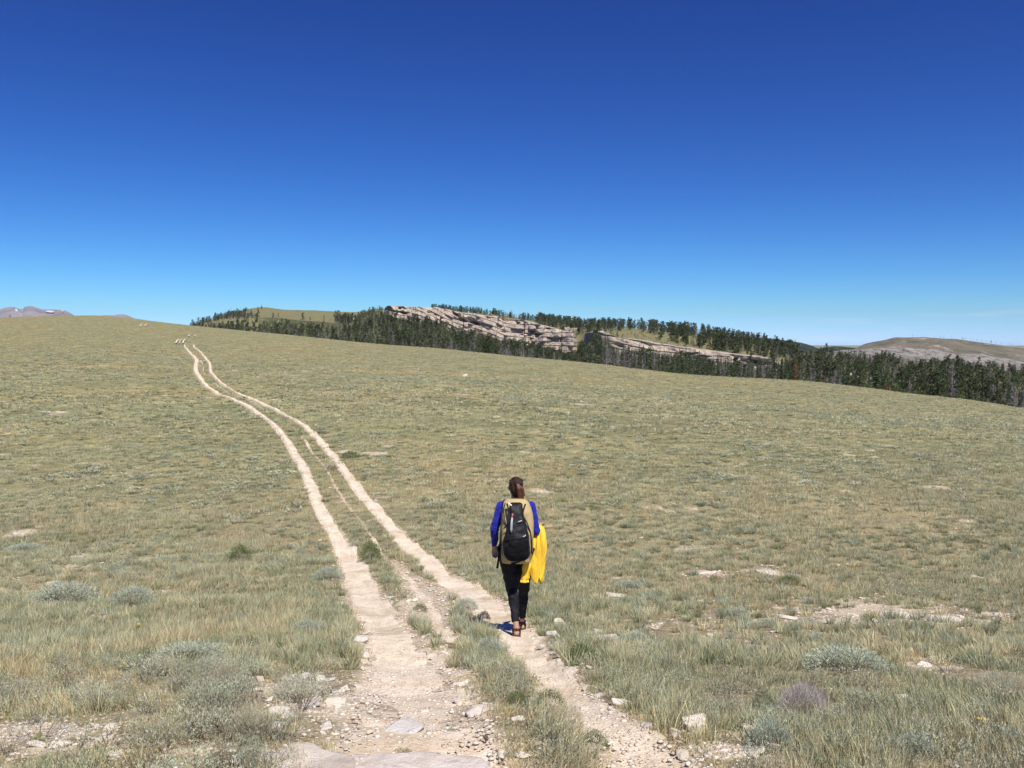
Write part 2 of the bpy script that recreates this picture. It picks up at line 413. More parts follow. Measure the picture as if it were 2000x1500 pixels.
# ------------------------------------------------------------------ dirt track
def build_track():
    vs, fs, off = [], [], 0
    for k, (ya, yb, fx, fw) in enumerate(RUTS):
        l0 = math.log(max(ya, 2.0) + 3); l1 = math.log(yb + 3)
        n = int((l1 - l0) / 0.0035)
        Y = np.exp(np.linspace(l0, l1, n)) - 3
        T = np.linspace(-1.7, 1.7, 61 if k < 2 else 21)
        w = fw(Y) / 2 * (1 + 0.20 * (fbm(Y * 1.1, Y * 0 + k, 3, 3) - .5) * 2)
        X = fx(Y)[:, None] + T[None, :] * w[:, None]
        YY = np.repeat(Y[:, None], len(T), 1)
        Z = Hg(X, YY)
        sc = np.clip(YY / 9, 1, 14)
        nz = (fbm(X / (0.11 * sc) * 1.0, YY / (0.17 * sc), 5, 41 + k, .6) - 0.5) * 1.35
        nz2 = (fbm(X / 0.8, YY / 1.2, 3, 51 + k) - 0.5)
        ins = 1.0 - np.abs(T)[None, :] + nz * 0.9 + nz2 * 0.5
        if k == 2: ins = ins - 0.42 + 2.0 * (fbm(YY / (0.5 * sc), X, 3, 8) - 0.55)
        # inner ground is broken by weeds where the first rut widens near the camera
        near = np.clip((11 - YY) / 4, 0, 1)
        ins = ins - near * np.clip((fbm(X / .35, YY / .5, 4, 91) - 0.57) * 5, 0, 1) * 1.2 * (np.abs(T)[None, :] > 0.25)
        e = np.minimum(np.clip(YY / 500, 0.012, 0.4), 0.4)
        Z = Z + np.clip(ins * 2.2, -1, 1) * e + (fbm(X / .5, YY / .5, 3, 5) - .5) * 0.012 * (YY < 30)
        vs.append(np.stack([X, YY, Z], -1).reshape(-1, 3)); f = grid_faces(*X.shape) + off; fs.append(f); off += X.size
    # short far pieces that show over the dips
    for pts, wpx in (([(343, 672), (346, 668), (350, 665)], 2.4), ([(350, 672), (352, 668), (356, 665)], 1.4), ([(357, 672), (359, 668), (362, 665)], 2.4),
                     ([(367, 659.5), (370, 656.5), (374, 655.5), (379, 656.5), (382, 659)], 1.6), ([(274, 638.5), (276, 635), (278, 633.5)], 1.5), ([(283, 638), (285, 635), (287, 633.5)], 1.5)):
        p = np.array(pts, float); w = unproj(p[:, 0], p[:, 1])
        X = w[:, 0]; Y = w[:, 1]; hw = wpx * Y / F / 2 * 1.2
        X2 = np.stack([X - hw, X, X + hw], 1); Y2 = np.stack([Y, Y, Y], 1)
        n = 14; ti = np.linspace(0, len(X) - 1, n); s0 = np.arange(len(X))
        X2 = np.stack([np.interp(ti, s0, X2[:, c]) for c in range(3)], 1); Y2 = np.stack([np.interp(ti, s0, Y2[:, c]) for c in range(3)], 1)
        Z2 = H(X2, Y2) + 0.35
        vs.append(np.stack([X2, Y2, Z2], -1).reshape(-1, 3)); fs.append(grid_faces(*X2.shape) + off); off += X2.size
    me = mesh_np('dirt_track', np.vstack(vs), np.vstack(fs), True)
    tag(link('dirt_track', me, M_track), kind='structure')
build_track()
# ------------------------------------------------------------------ grass: every blade a real face
def C3(*a): return np.array(a, float)
CLEAR = []
for a_, b_, c_, f_ in [(1360, 1432, 56, 1), (1318, 1440, 26, 1), (1186, 1252, 56, 1), (1248, 1270, 34, 1), (1165, 1238, 26, 1), (1202, 1166, 44, 1), (1092, 1219, 26, 1), (1080, 1244, 34, 1), (1498, 1122, 62, 1), (1380, 1126, 46, 1), (909, 734, 12, 1), (627, 1325, 26, 1), (616, 1384, 26, 1), (664, 1384, 42, 1), (706, 1258, 36, 1), (708, 1277, 34, 1), (215, 1442, 30, 1), (118, 1470, 50, 1), (205, 1465, 40, 1), (540, 1440, 32, 1), (1056, 1308, 30, 1), (1008, 1290, 24, 1), (1002, 1344, 22, 1), (1012, 1412, 38, 1), (897, 1366, 24, 1), (829, 1386, 18, 1), (103, 1146, 26, 1), (36, 1047, 30, 1), (662, 1180, 20, 1), (640, 1208, 20, 1), (950, 1450, 11, 1), (1545, 1412, 18, 1), (1850, 1412, 20, 1), (1760, 1370, 34, 1), (1590, 1300, 30, 1), (1062, 1312, 18, 1), (1060, 1262, 20, 1), (1140, 1370, 22, 1), (1225, 1340, 14, 1), (1195, 1348, 12, 1), (1540, 1213, 40, 1), (1750, 1206, 70, 1), (1850, 1212, 60, 1), (1905, 1130, 30, 1), (784, 1428, 84, 1), (724, 1100, 58, 0.72), (683, 892, 46, 0.72), (365, 1288, 160, 0.72), (130, 1180, 150, 0.72), (258, 1190, 100, 0.72), (640, 1132, 75, 0.72), (45, 1080, 80, 0.72), (470, 1100, 60, 0.72), (600, 1245, 90, 0.72), (490, 1460, 110, 0.72), (320, 1470, 90, 0.72), (75, 1462, 34, 0.72), (85, 1496, 44, 0.72), (1570, 1395, 130, 0.72), (1490, 1380, 56, 0.72), (1510, 1480, 110, 0.72), (1790, 1490, 110, 0.72), (1980, 1470, 80, 0.72), (1955, 1365, 120, 0.72), (1940, 1350, 90, 0.72), (1580, 1230, 60, 0.72), (1500, 1232, 50, 0.72), (1440, 1212, 60, 0.72), (1540, 1150, 60, 0.72), (1240, 1262, 90, 0.72), (1135, 1292, 80, 0.72), (1225, 1150, 85, 0.72), (1660, 1320, 190, 0.72), (1165, 1002, 34, 0.72), (1258, 918, 18, 0.72), (820, 1190, 34, 0.72), (912, 1192, 60, 0.72), (945, 1205, 34, 0.72), (788, 1470, 56, 0.72), (885, 1428, 34, 0.72), (1010, 1385, 70, 0.72), (1160, 1455, 80, 0.72), (430, 1350, 90, 0.72), (552, 1330, 50, 0.72), (955, 1275, 80, 0.72), (1000, 1325, 80, 0.72), (1075, 1375, 84, 0.72), (1110, 1425, 84, 0.72)]:
    w_ = unproj(a_, b_)[0]; CLEAR.append((w_[0], w_[1] - (.0 if f_ < 1 else .25 * c_ * w_[1] / F), c_ * w_[1] / F * .5 * f_ + (.02 if f_ == 1 else 0)))
def clear_of(X, Y, f=1.0):           # plants do not grow through the larger stones and shrubs
    m = np.ones(len(X), bool)
    for (a, b, r) in CLEAR: m &= ((X - a) ** 2 + ((Y - b) * 1.0) ** 2) > (r * f) ** 2
    return m
LOWZ = [tuple(unproj(a, b)[0]) + (c, d) for a, b, c, d in ((1500, 1235, 2.6, 1.6), (1750, 1210, 3.0, 1.8), (1300, 1240, 1.2, 1.0), (640, 1330, .7, .9), (120, 1450, .9, .5), (400, 1470, 1.0, .45), (1460, 1140, 2.5, 2.0))]
def lowz(X, Y):
    r = 0 * X
    for a, b, c, d in LOWZ: r = np.maximum(r, np.exp(-((X - a) / c) ** 2 - ((Y - b) / d) ** 2))
    return r
def build_grass():
    NC = 290000
    Y = np.exp(rng.uniform(math.log(2.3), math.log(520), NC))
    q = rng.uniform(-0.74, 0.74, NC)
    X = q * (Y + 2.2)
    px = 1000 + F * X / Y
    keep = Y < D_crest(px) * 1.12
    b = bare(X, Y); rr = rut_ratio(X, Y)
    edge = 1.0 + 0.35 * (fbm(X / .3, Y / .4, 3, 12) - .5)
    pat = fbm(X / 2.4, Y / 3.4, 4, 101)
    keep &= rng.random(NC) > b * 0.93
    keep &= rr > edge
    p2 = fbm(X / .42, Y / .6, 3, 113); p2 = p2 + (.62 - p2) * ss((Y - 6) / 8)
    keep &= rng.random(NC) < np.clip(0.38 + (pat - 0.36) * 3.0, 0.15, 1) * np.clip(0.12 + (p2 - 0.36) * 5, 0.10, 1)
    # grassy island between the ruts near the camera and clumps in the stony part
    keep &= clear_of(X, Y)
    X, Y, rr, b, pat, px, p2 = (a[keep] for a in (X, Y, rr, b, pat, px, p2)); n = len(X)
    lod = np.maximum(1, Y / 5)
    n1 = fbm(X / 1.6, Y / 2.6, 4, 131); n2 = fbm(X / 6, Y / 14, 3, 151); n3 = rng.random(n)
    kind = np.where(n1 + (n3 - .5) * .25 + 0.25 * (n2 - .5) > 0.555, 0, 1)          # 0 straw, 1 grey green
    kind = np.where((n3 < 0.12), 2, kind)                                           # 2 blue green sage tuft
    low = (np.clip(2.3 - rr, 0, 1) > rng.random(n)) | (b > 0.35) | (fbm(X / 2.2, Y / 3, 3, 171) > 0.60)
    lz = lowz(X, Y); kind = np.where((low & (rng.random(n) < 0.6)) | (rng.random(n) < lz * .8), 3, kind)                           # 3 low mats, gold and rust
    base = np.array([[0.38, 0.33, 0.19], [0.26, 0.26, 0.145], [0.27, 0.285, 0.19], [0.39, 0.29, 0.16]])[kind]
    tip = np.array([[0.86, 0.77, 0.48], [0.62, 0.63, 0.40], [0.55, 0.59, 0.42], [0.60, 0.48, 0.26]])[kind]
    hh = np.array([0.104, 0.078, 0.066, 0.035])[kind] * rng.uniform(0.55, 1.5, n) * (0.55 + 0.8 * n1) * (0.55 + 1.0 * np.clip((p2 - .3) * 2.2, 0, 1))
    hh *= np.where(low, 0.62, 1) * (1 - .55 * lz) * (0.8 + 0.25 * np.clip(Y / 40, 0, 1)) * np.where(Y < 22, 1, 0.9)
    rad = np.array([0.04, 0.055, 0.06, 0.08])[kind] * lod ** 0.55
    cc = rng.uniform(0.66, 1.25, (n, 1)) * (1 + rng.normal(0, .04, (n, 3)))
    # large drifts of greener and drier meadow, as the plants themselves vary
    drift = (fbm(X / 14, Y / 30, 4, 191) - 0.5)[:, None] * 0.9
    cc = cc * (1 + drift * np.array([[0.30, 0.18, -0.02]]))
    nb = rng.integers(9, 20, n)
    rep = np.repeat(np.arange(n), nb); N = len(rep)
    r = rad[rep] * np.sqrt(rng.random(N)); th = rng.uniform(0, 2 * np.pi, N)
    bx = X[rep] + r * np.cos(th); by = Y[rep] + r * np.sin(th)
    k = kind[rep]
    h = hh[rep] * rng.uniform(0.5, 1.25, N)
    stem = (rng.random(N) < 0.022) & (k < 2) & (Y[rep] < 30)
    h = np.where(stem, h * 2.6, h)
    out = 0.25 + 0.75 * r / rad[rep]
    la = th + rng.normal(0, 0.8, N)
    ln = h * out * np.array([0.55, 0.7, 0.8, 1.3])[k] * rng.uniform(0.3, 1.2, N)
    wd = fbm(bx / 1.1, by / 1.1, 2, 301) - .45; lx = ln * np.cos(la) + 0.9 * wd * h; ly = ln * np.sin(la) + rng.normal(0, .25, N) * h
    w = np.array([0.0026, 0.0030, 0.0058, 0.006])[k] * np.maximum(1, by / 5.0) ** 0.80 * rng.uniform(.7, 1.3, N)
    w = np.where(stem, w * 0.8, w)
    bz = Hg(bx, by) - 0.008
    pa = rng.uniform(0, np.pi, N); dx = np.cos(pa) * w / 2; dy = np.sin(pa) * w / 2
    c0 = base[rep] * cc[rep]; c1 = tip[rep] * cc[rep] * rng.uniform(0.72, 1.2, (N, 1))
    c1 = np.where(stem[:, None], np.array([[.55, .47, .30]]), c1)
    near = by < 13
    V = []; Fq = []; Ft = []; Cc = []; off = 0
    i = np.where(near)[0]; m = len(i)
    P = np.zeros((m, 5, 3)); c = np.zeros((m, 5, 3))
    P[:, 0] = np.stack([bx[i] - dx[i], by[i] - dy[i], bz[i]], 1); P[:, 1] = np.stack([bx[i] + dx[i], by[i] + dy[i], bz[i]], 1)
    mz = bz[i] + h[i] * .55
    P[:, 2] = np.stack([bx[i] + lx[i] * .32 + dx[i] * .8, by[i] + ly[i] * .32 + dy[i] * .8, mz], 1)
    P[:, 3] = np.stack([bx[i] + lx[i] * .32 - dx[i] * .8, by[i] + ly[i] * .32 - dy[i] * .8, mz], 1)
    P[:, 4] = np.stack([bx[i] + lx[i], by[i] + ly[i], bz[i] + h[i]], 1)
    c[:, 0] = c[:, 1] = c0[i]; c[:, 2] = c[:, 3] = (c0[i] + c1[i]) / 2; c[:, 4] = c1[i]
    V.append(P.reshape(-1, 3)); Cc.append(c.reshape(-1, 3)); ar = np.arange(m)[:, None] * 5
    Fq.append(ar + np.array([[0, 1, 2, 3]])); Ft.append(ar + np.array([[3, 2, 4]])); off = m * 5
    i = np.where(~near)[0]; m = len(i)
    P = np.zeros((m, 3, 3)); c = np.zeros((m, 3, 3))
    P[:, 0] = np.stack([bx[i] - dx[i], by[i] - dy[i], bz[i]], 1); P[:, 1] = np.stack([bx[i] + dx[i], by[i] + dy[i], bz[i]], 1)
    P[:, 2] = np.stack([bx[i] + lx[i], by[i] + ly[i], bz[i] + h[i]], 1)
    c[:, 0] = c[:, 1] = c0[i]; c[:, 2] = c1[i]
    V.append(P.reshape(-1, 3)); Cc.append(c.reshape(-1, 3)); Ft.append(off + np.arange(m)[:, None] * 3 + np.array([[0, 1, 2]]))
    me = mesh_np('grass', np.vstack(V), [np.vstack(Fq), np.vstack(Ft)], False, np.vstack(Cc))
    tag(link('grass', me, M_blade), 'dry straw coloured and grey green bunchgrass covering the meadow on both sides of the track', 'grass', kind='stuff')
    print('grass blades', N)
build_grass()

def build_tufts():               # bunchgrass as seen from a few steps away: whole tufts
    def tmpl(seed, nb, w, spread=.5, up=1.0):
        r = np.random.default_rng(seed); a = r.uniform(0, 6.283, nb); rr_ = spread * np.sqrt(r.random(nb)) * .55
        b = np.stack([rr_ * np.cos(a), rr_ * np.sin(a), -.05 + 0 * a], 1); la = a + r.normal(0, .6, nb); ln = r.uniform(.1, .55, nb)
        h = up * r.uniform(.45, 1.05, nb) * (1.1 - rr_); t = b + np.stack([ln * np.cos(la), ln * np.sin(la), h], 1)
        pa = r.uniform(0, 3.14, nb); s = np.stack([np.cos(pa), np.sin(pa), 0 * pa], 1) * w / 2
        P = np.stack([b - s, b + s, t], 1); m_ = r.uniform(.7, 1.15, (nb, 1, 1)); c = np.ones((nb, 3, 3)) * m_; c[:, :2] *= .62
        return P.reshape(-1, 3), c.reshape(-1, 3), np.arange(nb * 3).reshape(-1, 3)
    t1 = [tmpl(600 + k, 64, .045) for k in range(6)]; t2 = [tmpl(640 + k, 20, .12) for k in range(6)]
    cols = np.array([[.84, .75, .48], [.66, .645, .415], [.52, .53, .32], [.55, .60, .45], [.30, .34, .18], [.72, .56, .30]])
    for nm, ya, yb_, N, tm in (('near', 6.0, 42, 26000, t1), ('far', 42, 540, 30000, t2)):
        Y = np.exp(rng.uniform(math.log(ya), math.log(yb_), N)) if nm == 'near' else ya * (yb_ / ya) ** (rng.random(N) ** 1.15)
        X = rng.uniform(-.73, .73, N) * (Y + 2.2); px = 1000 + F * X / Y
        n1 = fbm(X / 3.1, Y / 4.2, 4, 701); n2 = fbm(X / 11, Y / 17, 3, 705)
        ok = (Y < D_crest(px) * 1.1) & (rut_ratio(X, Y) > 1.25) & (rng.random(N) > bare(X, Y) * 1.1) & (rng.random(N) < np.clip(.35 + (n1 - .38) * 3, .15, 1))
        ok &= clear_of(X, Y, 1.0) & (rng.random(N) > lowz(X, Y) * .75)
        X, Y, n1, n2 = X[ok], Y[ok], n1[ok], n2[ok]; n = len(X)
        u = n1 * .8 + n2 * 1.5 + rng.normal(0, .15, n) - .59
        k = np.select([u < .36, u < .46, u < .56, u < .66], [0, 1, 2, 3], 1); r_ = rng.random(n); k = np.where(r_ < .10, 4, np.where(r_ < .16, 5, k))
        S = rng.uniform(.10, .24, n) * np.clip(Y / 14, .8, 4.0) ** .8; SZ = rng.uniform(.07, .155, n) * np.where(k == 5, .5, 1) * np.clip(Y / 40, 1, 1.5)
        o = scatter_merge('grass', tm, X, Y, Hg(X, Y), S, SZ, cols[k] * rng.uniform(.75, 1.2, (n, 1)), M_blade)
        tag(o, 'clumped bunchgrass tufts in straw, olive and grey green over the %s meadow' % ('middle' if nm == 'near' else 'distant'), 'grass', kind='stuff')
# ------------------------------------------------------------------ sagebrush
def sage_template(seed, nl=900, leaf=0.026, lw=0.008, cols=((0.22, 0.25, 0.18), (0.44, 0.47, 0.36)), twig=(0.13, 0.11, 0.09), flat=0.55, up=0.8):
    r = np.random.default_rng(seed)
    th = r.uniform(0, 2 * np.pi, nl); u = r.random(nl)
    el = np.arcsin(u ** 0.8)
    R = r.uniform(0.45, 1.0, nl) ** 0.5 * (0.80 + 0.32 * noise2(np.cos(th) * 2 + 5, np.sin(th) * 2 + u * 2, seed))
    c = np.stack([R * np.cos(el) * np.cos(th) * .5, R * np.cos(el) * np.sin(th) * .5, R * np.sin(el) * flat], 1)
    d = c * np.array([1.2, 1.2, 1.0]) + r.normal(0, .18, (nl, 3)); d[:, 2] += up * .3
    d /= np.linalg.norm(d, axis=1)[:, None]
    L = leaf * r.uniform(.7, 1.6, nl)[:, None]
    s = np.cross(d, r.normal(0, 1, (nl, 3))); s /= np.linalg.norm(s, axis=1)[:, None]
    P = np.stack([c - s * lw / 2, c + s * lw / 2, c + d * L], 1)
    lo, hi = np.array(cols[0]), np.array(cols[1])
    t = r.random((nl, 1)) * 0.7 + 0.3 * (R[:, None])
    cc = np.repeat((lo + (hi - lo) * t)[:, None], 3, 1)
    # woody stems
    ns = 26; a = r.uniform(0, 2 * np.pi, ns); rr_ = r.uniform(.2, .42, ns)
    tp = np.stack([rr_ * np.cos(a), rr_ * np.sin(a), r.uniform(.15, .42, ns) * flat / .55], 1)
    b0 = np.stack([.03 * np.cos(a), .03 * np.sin(a), 0 * a - .02], 1); sd_ = np.stack([-np.sin(a), np.cos(a), 0 * a], 1) * .008
    Ps = np.stack([b0 - sd_, b0 + sd_, tp], 1); cs = np.tile(np.array(twig), (ns, 3, 1))
    P = np.concatenate([P, Ps]).reshape(-1, 3); cc = np.concatenate([cc, cs]).reshape(-1, 3)
    return P, cc, np.arange(len(P)).reshape(-1, 3)

def scatter_merge(name, tmpls, X, Y, Z, S, SZ, tint, mat, rots=None):
    V = []; Cc = []; Ff = []; off = 0
    pick = rng.integers(0, len(tmpls), len(X))
    rots = rng.uniform(0, 2 * np.pi, len(X)) if rots is None else rots
    for k, (P, cc, fc) in enumerate(tmpls):
        i = np.where(pick == k)[0]
        if not len(i): continue
        ca, sa = np.cos(rots[i])[:, None], np.sin(rots[i])[:, None]
        x = (P[:, 0] * ca - P[:, 1] * sa) * S[i][:, None] + X[i][:, None]
        y = (P[:, 0] * sa + P[:, 1] * ca) * S[i][:, None] + Y[i][:, None]
        z = P[None, :, 2] * SZ[i][:, None] + Z[i][:, None]
        V.append(np.stack([x, y, z], -1).reshape(-1, 3))
        Cc.append((cc[None] * tint[i][:, None, :]).reshape(-1, 3))
        Ff.append((fc[None] + (np.arange(len(i)) * len(P))[:, None, None]).reshape(-1, fc.shape[1]) + off); off += len(i) * len(P)
    me = mesh_np(name, np.vstack(V), np.vstack(Ff), False, np.vstack(Cc))
    return link(name, me, mat)

build_tufts()
def build_sage():
    # uncountable small tufts
    t_near = [sage_template(s, 260, .045, .016) for s in range(4)]
    t_far = [sage_template(s + 20, 46, .16, .06) for s in range(4)]
    N = 9000
    Y = np.exp(rng.uniform(math.log(2.6), math.log(420), N)); X = rng.uniform(-.72, .72, N) * (Y + 2.2)
    n1 = fbm(X / 3.0, Y / 4.5, 4, 211)
    ok = (Y < D_crest(1000 + F * X / Y) * 1.05) & (rut_ratio(X, Y) > 1.5) & (rng.random(N) > bare(X, Y) * .8) & (n1 + rng.normal(0, .07, N) > 0.50)
    X, Y = X[ok], Y[ok]; n = len(X)
    S = rng.uniform(.16, .46, n) * np.clip((Y / 14), .75, 2.2); SZ = rng.uniform(.20, .34, n) * np.clip((Y / 40), .9, 1.4)
    tint = rng.uniform(.80, 1.35, (n, 1)) * np.array([[1.02, 1, .97]]) * (1 + rng.normal(0, .04, (n, 3)))
    Z = Hg(X, Y) - .01
    for nm, tm, m in (('a', t_near, Y < 22), ('b', t_far, Y >= 22)):
        o = scatter_merge('sagebrush_cover', tm, X[m], Y[m], Z[m], S[m], SZ[m], tint[m], M_sage)
        tag(o, 'low blue grey sagebrush tufts scattered through the %s meadow' % ('nearer' if nm == 'a' else 'distant'), 'sagebrush', kind='stuff')
build_sage()

SH_KINDS = {
 'sage': dict(cols=((0.20, 0.245, 0.18), (0.54, 0.59, 0.48)), flat=.50),
 'green': dict(cols=((0.07, 0.10, 0.035), (0.19, 0.24, 0.09)), flat=.62, twig=(.1, .08, .05)),
 'lime': dict(cols=((0.22, 0.25, 0.08), (0.42, 0.44, 0.17)), flat=.5),
 'grey': dict(cols=((0.28, 0.235, 0.25), (0.56, 0.49, 0.52)), flat=.6, twig=(.16, .13, .13)),
 'straw': dict(cols=((0.27, 0.255, 0.17), (0.60, 0.56, 0.40)), flat=.6, twig=(.22, .18, .13)),
 'dark': dict(cols=((0.06, 0.05, 0.05), (0.15, 0.13, 0.12)), flat=.4),
}
SH_MESH = {}
def shrub(px, py, wpx, hpx, kind, label, name='sagebrush', cat='shrub', group=None, v=0):
    (x, y), = unproj(px, py)
    key = (kind, v)
    if key not in SH_MESH:
        kw = dict(SH_KINDS[kind]); thin = kind in ('grey', 'straw')
        P, cc, fc = sage_template(300 + v * 7 + len(SH_MESH), 2600, .075 if thin else .042, .005 if thin else .011, **kw)
        SH_MESH[key] = mesh_np(name, P, fc, False, cc); SH_MESH[key].materials.append(M_sage)
    o = link(name, SH_MESH[key], ())
    s = wpx * y / F; o.location = (x, y, float(Hg(x, y)) - 0.02)
    o.scale = (s, s * .9, max(hpx * y / F / SH_KINDS[kind]['flat'] * (1.2 if kind in ('grey', 'straw') else 1.05), .08)); o.rotation_euler = (0, 0, rng.uniform(0, 6.28))
    tag(o, label, cat, group)
shrub(724, 1100, 58, 44, 'green', 'rounded olive green bush growing between the two wheel ruts', 'green_bush')
shrub(683, 892, 46, 14, 'green', 'small dark green bush just right of the right wheel rut on the slope', 'green_bush')
shrub(365, 1288, 160, 40, 'sage', 'widest blue grey sagebrush mound in the left foreground with a dark hollow at its foot')
shrub(130, 1180, 150, 46, 'sage', 'long low sagebrush near the left edge with dark shade below it', v=1)
shrub(258, 1190, 100, 40, 'sage', 'sagebrush mound just right of the long low sagebrush at left', v=2)
shrub(640, 1132, 75, 26, 'sage', 'sagebrush touching the left side of the left wheel rut', v=3)
shrub(45, 1080, 80, 14, 'sage', 'flat sagebrush at the left edge of the picture')
shrub(470, 1100, 60, 36, 'green', 'upright olive tuft in the left meadow above the sagebrush mounds', 'green_bush', v=1)
shrub(600, 1245, 90, 34, 'sage', 'sagebrush patch left of the stones beside the left rut', v=2)
shrub(490, 1460, 110, 60, 'straw', 'grey brown thorny tuft at the bottom edge left of the bedrock slab', 'dry_bush')
shrub(320, 1470, 90, 50, 'straw', 'straw grey tuft among stones at the bottom left', 'dry_bush', v=1)
shrub(75, 1462, 34, 30, 'lime', 'lime green cushion plant among stones at the bottom left corner', 'cushion_plant', 'plant')
shrub(85, 1496, 44, 18, 'lime', 'second lime green cushion plant at the very bottom left', 'cushion_plant', 'plant', v=1)
shrub(1570, 1395, 130, 62, 'grey', 'lilac grey leafless bush standing in the grass of the right foreground', 'dry_bush', v=2)
shrub(1490, 1380, 56, 46, 'green', 'dark green tuft against the left side of the lilac grey bush', 'green_bush', v=2)
shrub(1510, 1480, 110, 72, 'sage', 'large sagebrush clump at the bottom edge right of the gravel', v=1)
shrub(1790, 1490, 110, 54, 'sage', 'sagebrush clump at the bottom edge further right than the lilac bush', v=3)
shrub(1980, 1470, 80, 56, 'sage', 'sagebrush cut by the lower right edge of the picture', v=2)
shrub(1955, 1365, 120, 44, 'straw', 'grey sagebrush with dark hollow near the right edge', 'dry_bush', v=1)
shrub(1940, 1350, 90, 34, 'sage', 'sagebrush just above the grey bush near the right edge', v=1)
shrub(1580, 1230, 60, 22, 'sage', 'round sagebrush among the bare stones right of the track', v=2)
shrub(1500, 1232, 50, 22, 'sage', 'sagebrush left of the round one among the bare stones', v=3)
shrub(1440, 1212, 60, 22, 'sage', 'pale sagebrush right of the walker on the stony slope')
shrub(1540, 1150, 60, 22, 'green', 'green sage clump below the white outcrop', 'green_bush', v=1)
shrub(1240, 1262, 90, 30, 'sage', 'sagebrush behind the white stone splinter right of the walker', v=3)
shrub(1135, 1292, 80, 44, 'green', 'dark green clump on the right bank of the right rut', 'green_bush', v=2)
shrub(1225, 1150, 85, 22, 'sage', 'blue green sagebrush right of the yellow jacket', v=1)
shrub(1660, 1320, 190, 44, 'sage', 'broad sagebrush in the middle of the right foreground')
shrub(1165, 1002, 34, 9, 'green', 'small green bush in the meadow right of the walker', 'green_bush')
shrub(1258, 918, 18, 6, 'green', 'tiny dark green bush far up the right meadow', 'green_bush')
shrub(820, 1190, 34, 18, 'green', 'green tuft on the stony strip between the ruts', 'green_bush', v=2)
shrub(912, 1192, 60, 24, 'sage', 'sage clump on the grassy strip left of the walker', v=1)
shrub(945, 1205, 34, 20, 'dark', 'low near black tuft on the grassy strip left of the walker', 'dry_bush')  # near-black leaf colours, darker than every other shrub
shrub(788, 1470, 56, 24, 'green', 'small green bush at the front edge of the wedge shaped slab', 'green_bush', v=1)
shrub(885, 1428, 34, 18, 'sage', 'small tuft growing in the gravel between the ruts', v=2)
shrub(1010, 1385, 70, 40, 'green', 'dark green clump on the left side of the grass strip between the ruts', 'green_bush', v=2)
shrub(1160, 1455, 80, 44, 'green', 'green clump at the lower end of the grass strip between the ruts', 'green_bush', v=1)
shrub(430, 1350, 90, 50, 'straw', 'grey straw tuft in the left foreground below the widest sagebrush', 'dry_bush', v=2)
shrub(552, 1330, 50, 36, 'straw', 'grey tuft on the edge of the stony patch left of the track', 'dry_bush')

shrub(955, 1275, 80, 40, 'sage', 'sage clump at the upper end of the grass strip below the walker shadow', v=1)
shrub(1000, 1325, 80, 40, 'straw', 'straw grey tuft in the middle of the grass strip between the ruts', 'dry_bush', v=3)
shrub(1075, 1375, 84, 44, 'green', 'dense green tuft low in the grass strip right of the dark green clump', 'green_bush', v=1)
shrub(1110, 1425, 84, 44, 'straw', 'olive straw tuft near the lower end of the grass strip', 'dry_bush', v=1)
# ------------------------------------------------------------------ flowers
M_yel = (lambda m: (m.base((0.75, 0.55, 0.04)), m.m)[1])(NT('yellow_petals', .6))
M_stem = (lambda m: (m.base((0.16, 0.20, 0.08)), m.m)[1])(NT('flower_stem', .7))
def tube_mesh(name, pts, radii, seg=8, cap=True, flat=1.0):
    pts = [Vector(p) for p in pts]; V = []; n = len(pts)
    if not hasattr(radii, '__len__'): radii = [radii] * n
    up = Vector((0, 0, 1)); prev = None
    for i, p in enumerate(pts):
        d = (pts[min(i + 1, n - 1)] - pts[max(i - 1, 0)]).normalized()
        a = prev if prev is not None else (Vector((1, 0, 0)) if abs(d.x) < .8 else Vector((0, 1, 0)))
        u = (a - d * a.dot(d)).normalized(); v = d.cross(u); prev = u
        for k in range(seg):
            t = 2 * math.pi * k / seg
            V.append(p + u * math.cos(t) * radii[i] + v * math.sin(t) * radii[i] * flat)
    Fc = [(i * seg + k, i * seg + (k + 1) % seg, (i + 1) * seg + (k + 1) % seg, (i + 1) * seg + k) for i in range(n - 1) for k in range(seg)]
    if cap: Fc += [tuple(range(seg))[::-1], tuple((n - 1) * seg + k for k in range(seg))]
    me = bpy.data.meshes.new(name); me.from_pydata([tuple(v) for v in V], [], Fc); me.update()
    me.polygons.foreach_set('use_smooth', [True] * len(me.polygons)); return me
def flower(px, py, h, label):
    (x, y), = unproj(px, py + 22); z = float(Hg(x, y))
    e = empty('wildflower', (x, y, z)); tag(e, label, 'flower')
    link('stem', tube_mesh('stem', [(0, 0, -.02), (.004, 0, h * .5), (.0, .005, h)], .0025, 5), M_stem, e)
    V = []; Fc = []
    for k in range(46):
        a = rng.uniform(0, 6.28); zz = h * (.72 + .30 * rng.random()); r = .016
        p = np.array([math.cos(a) * .006, math.sin(a) * .006, zz]); t = p + [math.cos(a) * r, math.sin(a) * r, .008]
        s = np.array([-math.sin(a), math.cos(a), .3]) * .005
        i = len(V); V += [p, (p + t) / 2 + s, t, (p + t) / 2 - s]; Fc.append((i, i + 1, i + 2, i + 3))
    me = bpy.data.meshes.new('blossom'); me.from_pydata([tuple(map(float, v)) for v in V], [], Fc); link('blossom', me, M_yel, e)
flower(270, 1217, .12, 'small yellow wildflower spike in the left foreground above the widest sagebrush')
flower(1915, 1413, .07, 'small yellow wildflower in the grass near the lower right corner')

